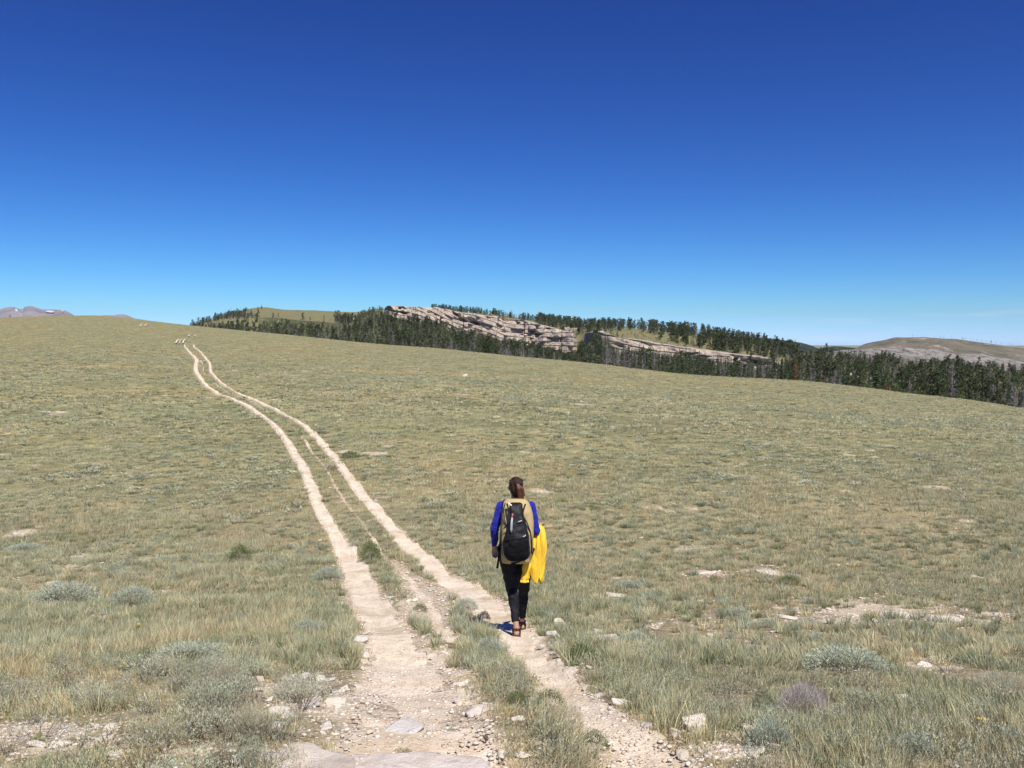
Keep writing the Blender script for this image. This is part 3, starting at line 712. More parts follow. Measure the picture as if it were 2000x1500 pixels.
# ------------------------------------------------------------------ rocks
def ico(sub):
    bm = bmesh.new(); bmesh.ops.create_icosphere(bm, subdivisions=sub, radius=1)
    v = np.array([w.co[:] for w in bm.verts]); f = np.array([[a.index for a in p.verts] for p in bm.faces]); bm.free(); return v, f
ICO = {k: ico(k) for k in (1, 2, 3, 4)}
def chunk(seed, dims, sub=3, planes=11, rough=.05, smooth=.5):
    r = np.random.default_rng(seed); v, f = ICO[sub]
    ax = np.vstack([np.eye(3), -np.eye(3)]) + r.normal(0, .22, (6, 3)); n = np.vstack([ax, r.normal(0, 1, (max(planes - 5, 2), 3))]); n /= np.linalg.norm(n, axis=1)[:, None]
    d = np.concatenate([r.uniform(.50, .72, 6), r.uniform(.62, .9, len(n) - 6)])
    dots = v @ n.T; rr_ = np.min(np.where(dots > .05, d / np.maximum(dots, .05), 9), axis=1)
    rr_ = np.minimum(rr_, 1.3)
    p = v * rr_[:, None]
    p = p * (1 + rough * (fbm(p[:, 0] * 3 + seed, p[:, 1] * 3 + p[:, 2] * 2.3, 4, seed)[:, None] - .5) * 2)
    p = p / np.abs(p).max(0)
    return p * np.array(dims) / 2, f
def rock_obj(px, py, wpx, hpx, label, mat=None, seed=None, group=None, name='rock', depth=None, sink=.3, xy=None, sub=3, cat='rock', planes=11):
    if xy is None: (x, y), = unproj(px, py)
    else: x, y = xy
    seed = seed if seed is not None else int(rng.integers(1e6))
    w = wpx * y / F; h = hpx * y / F
    p, f = chunk(seed, (w, depth or w * .75, h * .9), 4, 7, .12)
    me = mesh_np(name, p, f, False); o = link(name, me, mat or M_stone)
    z = float(H(x, y)) if rut_ratio(np.array(x), np.array(y)) > 1 else float(Hg(x, y)) + .012
    o.location = (x, y, z + h * (.5 - sink)); o.rotation_euler = (rng.uniform(-.1, .1), rng.uniform(-.1, .1), rng.uniform(-.5, .5))
    tag(o, label, cat, group); return o
R = rock_obj
R(1360, 1432, 56, 34, 'blocky pale boulder half hidden by grass at the right of the right rut', seed=5, sink=.15)
R(1318, 1440, 26, 22, 'small pale rock in front of the blocky boulder', seed=6)
R(1186, 1252, 56, 9, 'long bright white stone splinter right of the walker', seed=7, sink=.1)
R(1248, 1270, 34, 12, 'tan flat rock to the lower right of the white splinter', seed=8)
R(1165, 1238, 26, 8, 'low grey stone just above the white splinter', M_stone_grey, seed=9)
R(1202, 1166, 44, 8, 'flat pale stone slab in the grass right of the yellow jacket', seed=10)
R(1092, 1219, 26, 14, 'white rock standing at the right edge of the rut by the walker', seed=11)
R(1080, 1244, 34, 18, 'grey tan rock below the white one beside the walker feet', M_stone_grey, seed=12)
R(1498, 1122, 62, 9, 'low white outcrop in the meadow upper right of the walker', seed=13)
R(1380, 1126, 46, 6, 'thin pale rock ledge left of the low white outcrop', seed=14)
R(909, 734, 12, 7, 'single bright white boulder far up the meadow', seed=15, sink=.1)
R(627, 1325, 26, 14, 'rounded white rock left of the left rut', seed=16)
R(616, 1384, 26, 16, 'blocky white rock in the stony patch left of the track', seed=17)
R(664, 1384, 42, 12, 'elongated white rock next to the blocky one by the track', seed=18)
R(706, 1258, 36, 12, 'flat slab lying at the left edge of the left rut', M_stone_grey, seed=19)
R(708, 1277, 34, 7, 'thin slab below the flat slab on the rut edge', seed=20)
R(215, 1442, 30, 16, 'pale pointed rock among the stones at the bottom left', seed=21)
R(118, 1470, 50, 20, 'largest white rock at the bottom left', seed=22)
R(205, 1465, 40, 14, 'flat cream rock between the two white rocks at bottom left', seed=23)
R(540, 1440, 32, 18, 'grey white rock leaning on the thorny tuft at the bottom', M_stone_grey, seed=24)
R(1056, 1308, 30, 9, 'white flat stone on the grass strip right of centre', seed=25)
R(1008, 1290, 24, 8, 'pale stone at the top of the grass strip', seed=26)
R(1002, 1344, 22, 10, 'pale grey stone in the grass strip between the ruts', M_stone_grey, seed=27)
R(1012, 1412, 38, 8, 'long flat stone on the gravel left of the grass strip', seed=28)
R(897, 1366, 24, 9, 'cream stone in the middle of the gravel', seed=29)
R(829, 1386, 18, 9, 'small white stone on the gravel left of centre', seed=30)
R(103, 1146, 26, 10, 'pale rock in the grass left of the long sagebrush', seed=31)
R(36, 1047, 30, 8, 'cream rock patch near the left edge', seed=32)
R(662, 1180, 20, 6, 'small flat rock left of the left rut', seed=33)
R(640, 1208, 20, 4, 'thin pale splinter left of the left rut', seed=34)
R(950, 1450, 11, 13, 'small rust brown triangular stone standing on the gravel', M_stone_dark, seed=35, sink=.1, depth=.03, planes=6)
R(1545, 1412, 18, 9, 'white stone in the grass right of the lilac bush foot', seed=36)
R(1850, 1412, 20, 9, 'small white stone in the right foreground grass', seed=37)
R(1760, 1370, 34, 10, 'cream stone patch above the right foreground grass', seed=38)
R(1590, 1300, 30, 6, 'low tan ledge right of the broad sagebrush', seed=39)
R(1062, 1312, 18, 8, 'smaller stone touching the white flat stone', seed=40)
R(1060, 1262, 20, 9, 'grey cobble on the right rut', M_stone_grey, seed=41)
R(1140, 1370, 22, 8, 'white cobble in the right rut', seed=42)
R(1225, 1340, 14, 9, 'white cobble on the right bank of the right rut', seed=43)
R(1195, 1348, 12, 9, 'round cream cobble on the bank next to the white cobble', seed=44)
R(1540, 1213, 40, 8, 'low white ledge in the bare stony band', seed=45)
R(1750, 1206, 70, 9, 'long pale ledge in the bare stony band', seed=46)
R(1850, 1212, 60, 8, 'tan ledge at the right end of the stony band', seed=47)
R(1905, 1130, 30, 7, 'pale stone near the right edge above the stony band', seed=48)
# flat bedrock and the wedge slab: low, wide, gently tilted plates
def slab(pts, label, th=.03, mat=None, seed=0, name='rock_slab', lift=.014):
    w = unproj([p[0] for p in pts], [p[1] for p in pts]); cx, cy = w.mean(0)
    # resample the outline with a broken edge
    out = []
    n = len(w)
    for i in range(n):
        a, b = w[i], w[(i + 1) % n]; m = max(2, int(np.linalg.norm(b - a) / .035))
        for k in range(m):
            t = k / m; p = a + (b - a) * t; out.append(p)
    out = np.array(out); out = out + (np.stack([fbm(out[:, 0] / .07, out[:, 1] / .07, 3, seed + 3), fbm(out[:, 0] / .07, out[:, 1] / .07, 3, seed + 9)], 1) - .5) * .07
    rings = [1.0, .985, .95, .85, .7, .5, .3, .12]; V = []; zc = float(np.max(H(out[:, 0], out[:, 1])))
    base = H(out[:, 0], out[:, 1])
    c = np.array([cx, cy])
    for j, s in enumerate(rings):
        p = c + (out - c) * s
        zz = H(p[:, 0], p[:, 1], False) - float(H(cx, cy, False)) + float(H(cx, cy)) + lift
        zz = zz + (0 if j else -th - .05) + (fbm(p[:, 0] / .16, p[:, 1] / .16, 4, seed) - .5) * .035
        V.append(np.column_stack([p[:, 0], p[:, 1], zz]))
    V.append(np.array([[cx, cy, float(H(cx, cy)) + lift]])); m = len(out); Vv = np.vstack(V)
    Fq = []
    for j in range(len(rings) - 1):
        k = np.arange(m); Fq.append(np.stack([j * m + k, j * m + (k + 1) % m, (j + 1) * m + (k + 1) % m, (j + 1) * m + k], 1))
    k = np.arange(m); j = len(rings) - 1
    Ft = np.stack([j * m + k, j * m + (k + 1) % m, np.full(m, len(Vv) - 1)], 1)
    org = np.array([cx, cy, float(H(cx, cy))])
    me = mesh_np(name, Vv - org, [np.vstack(Fq), Ft], True); o = link(name, me, mat or M_bedrock); o.location = org
    tag(o, label, 'rock')
R(784, 1428, 84, 22, 'large wedge shaped pale slab embedded in the gravel of the left rut', M_slab, seed=64, depth=.40, sink=.42, name='rock_slab', planes=6)
slab([(505, 1462), (560, 1462), (640, 1482), (700, 1500), (690, 1530), (560, 1530), (500, 1500)], 'smooth grey bedrock slab at the bottom edge left of centre', seed=5)
slab([(660, 1482), (740, 1476), (830, 1472), (900, 1480), (960, 1494), (980, 1540), (700, 1540), (655, 1505)], 'broad smooth bedrock slab at the bottom centre', seed=6)
if False: slab([(770, 1462), (850, 1466), (900, 1474), (850, 1474), (780, 1470)], 'thin grey slab edge above the broad bedrock at the bottom', seed=7)

# scattered stones, individually placed on the bare patches
def scatter_rocks():
    cnt = 0; tries = 0
    protos = []
    for k in range(10):
        p, f = chunk(900 + k, (1, .8, .62), 3, 6, .10); me = mesh_np('rock', p, f, False); me.materials.append(M_stone if k % 3 else M_stone_grey); protos.append(me)
    while cnt < 260 and tries < 20000:
        tries += 1
        y = math.exp(random.uniform(math.log(2.9), math.log(34))); x = random.uniform(-.62, .62) * y
        b = float(bare(np.array([x]), np.array([y]))[0]); rr = float(rut_ratio(np.array([x]), np.array([y]))[0])
        wgt = b if rr > 1.05 else 0.10
        if rr > 1.05 and rr < 1.8: wgt = max(wgt, .4)
        if random.random() > wgt: continue
        s = random.choice([.03, .035, .045, .06, .08, .10]) * random.uniform(.7, 1.2) * (1 if y < 12 else 1.6)
        o = bpy.data.objects.new('rock', protos[random.randrange(10)]); COL.objects.link(o)
        o.location = (x, y, float(Hg(np.array([x]), np.array([y]))[0]) + s * .08 + (.015 if rr < .95 else 0))
        o.scale = (s, s * random.uniform(.6, 1), s * random.uniform(.28, .6)); o.rotation_euler = (random.uniform(-.3, .3), random.uniform(-.3, .3), random.uniform(0, 6.28))
        if rr < 1.05: tag(o, 'fist sized pale limestone cobble lying loose on the gravel of the track', 'rock', 'loose cobbles on the track')
        else: tag(o, 'pale limestone stone lying loose in a bare patch of the meadow', 'rock', 'loose stones in the bare patches')
        cnt += 1
scatter_rocks()
def far_stones():                # the line of white stones across the meadow
    p, f = chunk(77, (1, .8, .7), 2); me = mesh_np('rock', p, f, False); me.materials.append(M_stone)
    for k in range(46):
        px = random.uniform(690, 1040); py = 719 + (px - 690) * .06 + random.gauss(0, 5)
        if k > 34: px, py = random.choice([(540, 668), (616, 666), (510, 655), (163, 648), (205, 633), (1290, 770), (1150, 795), (1030, 832), (750, 790), (760, 792), (700, 795)]); px += random.uniform(-4, 4)
        (x, y), = unproj(px, py); s = random.uniform(1.5, 4.2) * y / F
        o = bpy.data.objects.new('rock', me); COL.objects.link(o); o.location = (x, y, float(H(x, y)) + s * .15)
        o.scale = (s, s * .8, s * .55); o.rotation_euler = (0, 0, random.uniform(0, 6))
        tag(o, 'white stone showing as a speck in the short grass far up the meadow', 'rock', 'white stones far up the meadow')
far_stones()

def pebbles():
    tm = []
    for k in range(6):
        p, f = chunk(500 + k, (1, .8, .5), 1, 7, .0)
        c = np.full((len(p), 3), 1.0); tm.append((p, c, f))
    N = 170000
    Y = np.exp(rng.uniform(math.log(2.5), math.log(38), N)); X = rng.uniform(-.66, .66, N) * Y
    rr = rut_ratio(X, Y); b = bare(X, Y)
    pr = np.where(rr < 1.1, .30, np.clip(b * 1.1, .05, 1)) * np.where((rr > .8) & (rr < 1.6), 1.8, 1)
    ok = rng.random(N) < pr; X, Y = X[ok], Y[ok]; n = len(X)
    S = np.minimum(rng.lognormal(math.log(.0105), .62, n), .032) * np.clip(Y / 6, 1, 2.5); SZ = S * rng.uniform(.5, 1, n)
    g = rng.random((n, 1)); tint = np.array([[.50, .41, .31]]) * (1 - g) + np.array([[.72, .66, .58]]) * g
    o = scatter_merge('gravel', tm, X, Y, Hg(X, Y) + S * .02 + np.where(rr[ok] < .95, .014, 0), S, SZ, tint, M_peb)
    tag(o, 'loose pale limestone gravel strewn over the ruts and the bare patches', 'gravel', kind='stuff')
M_peb = (lambda m: (m.base(m.attr('col', 'Color')), m.m)[1])(NT('pebble', .9))
pebbles()

# ------------------------------------------------------------------ far terrain
def terrain_strip(name, label_mat, rows, depth0, depth1, pxr, bump=0, seed=0, nd=40, npx=500, smooth=False, attr=None, back=1.35):
    """rows: list of (t, lut) = picture row of the surface at depth fraction t"""
    px = np.linspace(pxr[0], pxr[1], npx); tt = np.linspace(0, 1, nd)
    R_ = []
    ts = [r[0] for r in rows]; vals = np.stack([r[1](px) for r in rows])
    for t in tt:
        i = min(max(np.searchsorted(ts, t) - 1, 0), len(ts) - 2); u = (t - ts[i]) / (ts[i + 1] - ts[i])
        R_.append(vals[i] * (1 - u) + vals[i + 1] * u)
    R_ = np.array(R_); D = depth0 * (depth1 / depth0) ** tt
    Yg = np.repeat(D[:, None], npx, 1); q = qcol(px)[None, :]
    X = q * Yg; Z = slope(R_) * Yg
    n = fbm(X / (bump * 9 + 1), Yg / (bump * 9 + 1), 5, seed) - .5
    Z = Z + n * bump * 2 * np.clip(np.sin(np.pi * np.clip(tt, 0, 1))[:, None] + .45, 0, 1)
    # back side so that the hill is a closed form
    Xb = X[-1:] * back; Yb = Yg[-1:] * back; Zb = np.full_like(Xb, min(Z.min() - depth0 * .02, -150))
    X = np.vstack([X, Xb]); Yg = np.vstack([Yg, Yb]); Z = np.vstack([Z, Zb])
    at = None
    if attr is not None: at = {'band': np.vstack([attr(px[None, :] + 0 * R_, R_, tt[:, None] + 0 * R_), np.zeros((1, npx))]).ravel()}
    me = mesh_np(name, np.stack([X, Yg, Z], -1).reshape(-1, 3), grid_faces(*X.shape), smooth, attrs=at)
    o = link(name, me, label_mat); tag(o, kind='structure'); return o
FH_top = lut([(1560, 700), (1640, 690), (1673, 680), (1687, 672), (1724, 664), (1754, 657.5), (1790, 658), (1839, 661.5), (1885, 664), (1931, 670), (1977, 676), (2000, 680), (2200, 705), (2600, 740)])
FH_b1 = lut([(1560, 702), (1673, 681), (1740, 681), (1800, 683), (1860, 688), (1900, 692), (1950, 700), (2000, 708), (2200, 725), (2600, 760)])
FH_b0 = lut([(1560, 716), (1673, 694), (1740, 697), (1800, 702), (1860, 708), (1900, 713), (1950, 719), (2000, 724), (2200, 740), (2600, 775)])
FH_bot = lut([(1560, 740), (2600, 820)])
m = NT('far_hill', .95, .1)
c = m.ramp(m.noise(.006, 8, rough=.7), [(.35, (.095, .10, .07)), (.5, (.185, .165, .125)), (.66, (.25, .22, .17))])
c = m.mix(m.ramp(m.noise(.02, 6, sc=(1, 1, 4)), [(.6, 0.), (.68, .8)]), c, (.42, .37, .31))
rock = m.ramp(m.noise(.035, 8, rough=.8), [(.40, (.07, .07, .07)), (.5, (.25, .23, .21)), (.62, (.38, .35, .32))])
c = m.mix(m.ramp(m.noise(.06, 6, rough=.8), [(.55, 0.), (.62, .7)]), c, (.05, .06, .04))
c = m.mix(m.ramp(m.math('ADD', m.attr('band'), m.math('MULTIPLY', m.math('SUBTRACT', m.noise(.03, 6), .5), 1.4)), [(.42, 0.), (.58, 1.)]), c, rock)
m.base(c); m.bump(m.noise(.05, 8, rough=.7), .8, 12); M_fh = m.m
terrain_strip('hill', M_fh, [(0, FH_bot), (.45, FH_b0), (.62, FH_b1), (1, FH_top)], 1900, 2700, (1560, 2600), 9, 3, 70, 700, attr=lambda p, r, t: ((t > .43) & (t < .64)).astype(float))
m = NT('wooded_hill', .95, .05)
m.base(m.ramp(m.noise(.012, 8, rough=.75), [(.4, (.012, .02, .012)), (.58, (.035, .05, .028)), (.68, (.16, .14, .10))])); M_wh = m.m
WH = lut([(1300, 700), (1400, 668), (1475, 659.5), (1502, 661), (1537, 665), (1563, 669), (1586, 675), (1600, 680), (1614, 678), (1632, 676.5), (1666, 679), (1720, 684), (1900, 700)])
terrain_strip('hill', M_wh, [(0, lut([(1300, 740), (1900, 740)])), (1, WH)], 5200, 6500, (1300, 1900), 14, 8, 40, 300)
m = NT('mountain_rock', .95, .1)
c = m.ramp(m.noise(.0012, 8, rough=.7), [(.35, (.17, .145, .155)), (.6, (.33, .29, .29))])
m.base(c); m.bump(m.noise(.002, 8), .9, 200); M_mt = m.m
m = NT('snow', .6, .3); m.base((.85, .87, .9)); M_snow = m.m
MT = lut([(-600, 612), (-300, 596), (-120, 606), (-40, 600), (0, 606), (12, 602.5), (28, 600.5), (38, 603.5), (45, 605), (52, 600), (62, 599), (74, 602), (86, 605), (100, 604.5), (112, 604.6), (124, 604.8), (134, 608), (145, 614), (160, 622), (180, 620), (196, 616), (212, 614.8), (224, 615), (234, 613.8), (246, 615), (256, 619), (280, 628), (360, 645)])
terrain_strip('mountain', M_mt, [(0, lut([(-600, 660), (360, 660)])), (.55, lut([(-600, 636), (360, 650)])), (1, MT)], 17000, 25000, (-600, 360), 130, 12, 50, 700)
def snow(px, py, w, h, label, sl=0.0):
    Y = 24300; n = 24; V = []
    for k in range(n):
        a = 2 * math.pi * k / n; r = 1 + .35 * (float(noise2(np.array(px + math.cos(a) * 1.5), np.array(py + math.sin(a) * 1.5), 4)) - .5)
        xx = px + w / 2 * math.cos(a) * r; yy = py + h / 2 * math.sin(a) * r + sl * (xx - px)
        for d in (0, 260): V.append((float(qcol(xx)) * (Y + d), Y + d, float(slope(yy)) * (Y + d)))
    Fc = [tuple(range(0, 2 * n, 2)), tuple(range(1, 2 * n, 2))[::-1]] + [(2 * k, 2 * k + 1, (2 * k + 3) % (2 * n), (2 * k + 2) % (2 * n)) for k in range(n)]
    me = bpy.data.meshes.new('snowfield'); me.from_pydata(V, [], Fc); o = link('snowfield', me, M_snow)
    tag(o, kind='structure')
snow(34, 606.5, 5.5, 6.5, '', .5); snow(45, 607.3, 4.5, 1.6, ''); snow(99, 608.4, 17, 3.6, '', .08); snow(124, 606.3, 5, 1.4, '')

# ------------------------------------------------------------------ cliffs
m = NT('cliff_rock', .92, .15)
g1 = m.noise(.22, 8, rough=.7); g2 = m.noise(.5, 6, sc=(.5, .5, 2.0))
c = m.ramp(g1, [(.3, (.30, .255, .21)), (.48, (.47, .40, .33)), (.68, (.62, .55, .465))])
c = m.mix(.75, c, m.ramp(g2, [(.35, (.74, .72, .72)), (.55, (1.08, 1.04, 1.0))]), 'MULTIPLY')
c = m.mix(m.ramp(m.noise(.16, 5, sc=(1, 1, .25)), [(.56, 0.), (.66, .7)]), c, (.25, .225, .215))
m.base(c); m.bump(m.noise(1.0, 8, rough=.75), .9, .6); M_cliff = m.m
def cliff(pxr, top, bot, yd, seed, npx, nv):
    px = np.linspace(pxr[0], pxr[1], npx); v = np.linspace(0, 1, nv)
    q = qcol(px)[None, :]; T = top(px)[None, :]; B = bot(px)[None, :] + 7
    Dp = yd(px)[None, :]
    endf = np.clip(np.minimum(px - pxr[0], pxr[1] - px) / 12, 0, 1)[None, :]
    rows = B + (T - B) * v[:, None]
    s = px[None, :] * Dp / F            # metres along the face
    hgt = (B - T) * Dp / F
    zz = v[:, None] * hgt
    # ledges: depth steps back as we climb, in beds that undulate a little; each bed overhangs differently
    bed = zz / 3.2 + .8 * (fbm(s / 30, 0 * s + seed, 3, seed) - .5) * 2
    bi = np.floor(bed); bf = bed - bi
    step = noise2(bi * 3.7 + 11, s / 6.0 + bi * 5.1, seed + 1)
    col = fbm(s / 5.0 + bi * 2.3, bi * 9.1, 3, seed + 2)
    blk = noise2(np.floor(s / 4.2 + 3 * noise2(bi * 1.9, s / 40, 5)) * 3.3, bi * 7.7, seed + 3)
    setb = 1.5 * bed + (step - .5) * 3.2 + (col - .5) * 6 + (blk - .5) * 4.6
    notch = np.clip(1 - bf * 5, 0, 1) * (0.7 + 2.6 * noise2(bi * 2.2, s / 12, seed + 6) ** 2)
    crack = np.clip(.055 - np.abs(noise2(s / 7.0, bi * .0 + zz / 60, seed + 7) - .5), 0, 1) * 60
    big = (fbm(s / 26, zz / 40, 3, seed + 8) - .5) * 16
    cave = np.clip(fbm(s / 9, zz / 4.5, 3, seed + 21) - .62, 0, 1) * 40
    Y = Dp + setb + notch + crack + big + cave * (v[:, None] > .45) + (fbm(s / 1.1, zz / .8, 3, seed + 9) - .5) * 1.1
    topn = (fbm(s / 6, s * 0, 4, seed + 10) - .5) * 2.0 * (v[:, None] > .9)
    Y = Y + (1 - endf) * 22
    Zc = slope(rows) * Dp + topn
    X = q * Dp + (noise2(s / 3, zz / 2, seed + 14) - .5) * .8
    # top cap and back
    for k, (dy, dz) in enumerate(((4, .2), (12, .4), (45, 0), (56, -14))):
        X = np.vstack([X, X[nv - 1:nv]]); Y = np.vstack([Y, Y[nv - 1:nv] + dy]); Zc = np.vstack([Zc, Zc[nv - 1:nv] + dz + (fbm(s[:1] / 4, s[:1] * 0 + k, 3, 9) - .5) * 1.2])
    me = mesh_np('cliff', np.stack([X, Y, Zc], -1).reshape(-1, 3), grid_faces(*X.shape), False)
    tag(link('cliff', me, M_cliff), kind='structure')
C1t = lut([(740, 600), (746, 597), (760, 596), (775, 598), (800, 598), (850, 601), (880, 606), (900, 610), (950, 616), (1000, 622), (1040, 629), (1070, 637), (1100, 645), (1125, 654), (1135, 664)])
C1b = lut([(740, 603), (760, 611), (800, 622), (850, 640), (900, 662), (950, 676), (1000, 690), (1060, 694), (1100, 696), (1135, 700)])
C1y = lambda p: Y_b(p) * .955
cliff((741, 1132), C1t, C1b, C1y, 3, 640, 110)
C2t = lut([(1160, 650), (1180, 650), (1205, 658), (1250, 665), (1300, 673), (1350, 680), (1400, 687), (1450, 694), (1500, 701), (1545, 711)])
C2b = lut([(1160, 684), (1200, 690), (1300, 708), (1400, 712), (1500, 722), (1545, 730)])
C2y = C1y
cliff((1160, 1548), C2t, C2b, C2y, 17, 560, 80)
def cliff_boulders():
    spots = [(775, 640, 6, 3), (905, 662, 4, 4), (912, 668, 5, 4), (935, 663, 4, 5), (955, 667, 8, 6), (965, 672, 14, 7), (985, 672, 18, 10), (978, 688, 17, 11), (942, 679, 5, 6), (958, 683, 12, 7),
             (1050, 682, 7, 4), (1088, 692, 6, 9), (1113, 703, 5, 4), (1134, 690, 10, 12), (1138, 675, 8, 12), (1436, 718, 9, 12), (1440, 728, 5, 8), (1663, 729, 12, 8), (1676, 735, 14, 9), (1688, 741, 14, 9), (1700, 738, 10, 6),
             (693, 622, 8, 3), (713, 622, 9, 3), (727, 616, 5, 4), (1120, 643, 14, 6), (1172, 649, 16, 8), (1108, 641, 12, 5), (985, 650, 10, 8)]
    for k, (px, py, w, h) in enumerate(spots):
        yb = float(Y_b(np.array(px, float))) * (.93 if py > 655 else 1.02)
        if px > 1600: yb = 262
        if px < 740: yb = 800
        x = float(qcol(px)) * yb; z = float(slope(py)) * yb
        sc_ = .75 if px > 1600 else 1; p, f = chunk(1300 + k, (w * yb / F * 1.1 * sc_, w * yb / F * sc_, h * yb / F * 1.5 * sc_), 4, 7, .22)
        o = link('boulder', mesh_np('boulder', p, f, False), M_cliff); o.location = (x, yb, z - h * yb / F * .3)
        tag(o, 'pale boulder fallen among the trees below the cliffs' if py > 655 or px < 800 else 'pale rock outcrop between trees beside the cliff top', 'boulder', 'boulders below the cliffs' if py > 655 or px < 800 else 'outcrops beside the cliff top')
cliff_boulders()

# ------------------------------------------------------------------ trees (unit height templates)
def trunk_part(h, r0, r1, seg=6, col=(.13, .10, .08), lean=(0, 0), z0=-.03):
    V = []; Fc = []
    for i, t in enumerate((0, .5, 1)):
        rr_ = r0 + (r1 - r0) * t
        for k in range(seg):
            a = 2 * math.pi * k / seg; V.append((rr_ * math.cos(a) + lean[0] * t, rr_ * math.sin(a) + lean[1] * t, z0 + (h - z0) * t))
    for i in range(2):
        for k in range(seg):
            a, b_ = i * seg + k, i * seg + (k + 1) % seg
            Fc += [(a, b_, b_ + seg), (a, b_ + seg, a + seg)]
    return np.array(V), np.tile(np.array(col), (len(V), 1)), np.array(Fc)
def tris(P, cc): return P.reshape(-1, 3), cc.reshape(-1, 3), np.arange(len(P) * 3).reshape(-1, 3)
def spruce(seed, R_=.17, levels=22, per=8, sub=3, col=(.032, .050, .026), hi=(.11, .14, .065), base=.05):
    r = np.random.default_rng(seed); P = []; Cc = []
    for L in range(levels):
        z = base + (1 - base) * (L / levels) ** .95
        rad = R_ * (1 - z) ** .78 * r.uniform(.78, 1.15) + .006
        for b in range(per):
            a = r.uniform(0, 2 * np.pi); rl = rad * r.uniform(.6, 1.2); d = np.array([math.cos(a), math.sin(a)]); t_ = np.array([-d[1], d[0]])
            for s in range(sub):
                f0 = s / sub * .8; f1 = min(1, f0 + .62); w = rl * .34 * (1.1 - f0) + .006
                zz0 = z + r.uniform(-.01, .012) - .12 * rl * f0; zz1 = z - .35 * rl * f1 + r.uniform(-.012, .01)
                sg = r.choice([-1, 1]); tw = t_ * w * r.uniform(.3, 1.1) * sg
                p0 = np.r_[d * rl * f0, zz0 + .012]; p1 = np.r_[d * rl * f0 * 1.2 + tw, zz1 - .004]; p2 = np.r_[d * rl * f1, zz1]
                P.append([p0, p1, p2]); m_ = r.random() ** 1.3; c_ = np.array(col) + (np.array(hi) - np.array(col)) * m_; Cc.append([c_, c_, c_])
    for k in range(5):
        a = r.uniform(0, 6.28); P.append([[0, 0, .93], [math.cos(a) * .012, math.sin(a) * .012, .93], [0, 0, 1.0]]); Cc.append([col] * 3)
    return tris(np.array(P), np.array(Cc))
def pine(seed, n=700, col=(.035, .050, .026), hi=(.125, .145, .070), R_=.25, zb=.10, leaf=.052, lobes=12):
    r = np.random.default_rng(seed)
    lc = []
    for k in range(lobes):
        z = zb + (1 - zb) * (k + .5) / lobes; rr_ = R_ * math.sin(math.pi * min(.98, (z - zb) / (1 - zb) * .72 + .22)) * r.uniform(.35, .75); a = r.uniform(0, 6.28)
        lc.append((rr_ * math.cos(a), rr_ * math.sin(a), z, R_ * r.uniform(.42, .70) * (1.15 - .55 * (z - zb) / (1 - zb))))
    lc = np.array(lc); i = r.integers(0, lobes, n)
    d = r.normal(0, 1, (n, 3)); d /= np.linalg.norm(d, axis=1)[:, None]
    c = lc[i, :3] + d * (lc[i, 3] * r.random(n) ** .4)[:, None] * np.array([1, 1, .62])
    c[:, 2] = np.clip(c[:, 2], zb * .7, 1)
    o1 = r.normal(0, 1, (n, 3)); o2 = r.normal(0, 1, (n, 3)); L = leaf * r.uniform(.6, 1.3, (n, 1))
    P = np.stack([c, c + o1 / np.linalg.norm(o1, axis=1)[:, None] * L, c + o2 / np.linalg.norm(o2, axis=1)[:, None] * L * .7], 1)
    t = r.random((n, 1, 1)) ** 1.2 * (.6 + .4 * r.random((lobes, 1, 1))[i]); cc = np.array(col) + (np.array(hi) - np.array(col)) * t
    return tris(P, np.repeat(cc, 3, 1))
def bare_tree(seed, n=150, col=(.20, .17, .17), hi=(.38, .34, .34), R_=.20, zb=.12):
    r = np.random.default_rng(seed); P = []; Cc = []
    for k in range(n):
        z = zb + (1 - zb) * r.random() ** 1.1; a = r.uniform(0, 6.28); rl = R_ * (1.05 - z) ** .5 * r.uniform(.3, 1.1)
        d = np.array([math.cos(a), math.sin(a), r.uniform(.1, 1.0)]); p0 = np.array([0, 0, z * .92]) + d * rl * r.uniform(0, .5) * [1, 1, .5]
        p1 = p0 + d * rl * [1, 1, .7]; s = np.array([-d[1], d[0], r.uniform(-.3, .3)]) * .007
        c_ = np.array(col) + (np.array(hi) - np.array(col)) * r.random(); P.append([p0 - s, p0 + s, p1]); Cc.append([c_] * 3)
        for j in range(2):
            q0 = p0 + (p1 - p0) * r.uniform(.3, .9); q1 = q0 + r.normal(0, 1, 3) * rl * .28 + [0, 0, rl * .2]; P.append([q0 - s * .8, q0 + s * .8, q1]); Cc.append([c_] * 3)
    return tris(np.array(P), np.array(Cc))
KIND = {
 'spruce': dict(f=[spruce(s, R_=.105 + .02 * (s % 3)) for s in range(5)], lo=[spruce(40 + s, .16, 11, 6, 2) for s in range(4)], tr=(.92, .016, .003), col=(.12, .09, .07)),
 'pine': dict(f=[pine(s) for s in range(5)], lo=[pine(50 + s, 170, leaf=.11) for s in range(4)], tr=(.8, .022, .006), col=(.14, .10, .08)),
 'bare': dict(f=[bare_tree(s) for s in range(5)], lo=[bare_tree(60 + s, 45, R_=.22) for s in range(3)], tr=(.95, .016, .003), col=(.30, .27, .26)),
 'leafy': dict(f=[pine(80 + s, 420, (.07, .105, .035), (.17, .22, .08), .34, .05, .07) for s in range(3)], lo=[pine(90 + s, 110, (.07, .105, .035), (.17, .22, .08), .36, .05, .13) for s in range(3)], tr=(.6, .02, .006), col=(.2, .18, .15)),
 'red': dict(f=[spruce(s + 9, .15, 26, 9, 3, (.17, .065, .035), (.33, .14, .08)) for s in range(2)], lo=[spruce(s + 9, .15, 10, 6, 2, (.17, .065, .035), (.33, .14, .08)) for s in range(1)], tr=(.9, .016, .003), col=(.16, .10, .08)),
}
MESHES = {}
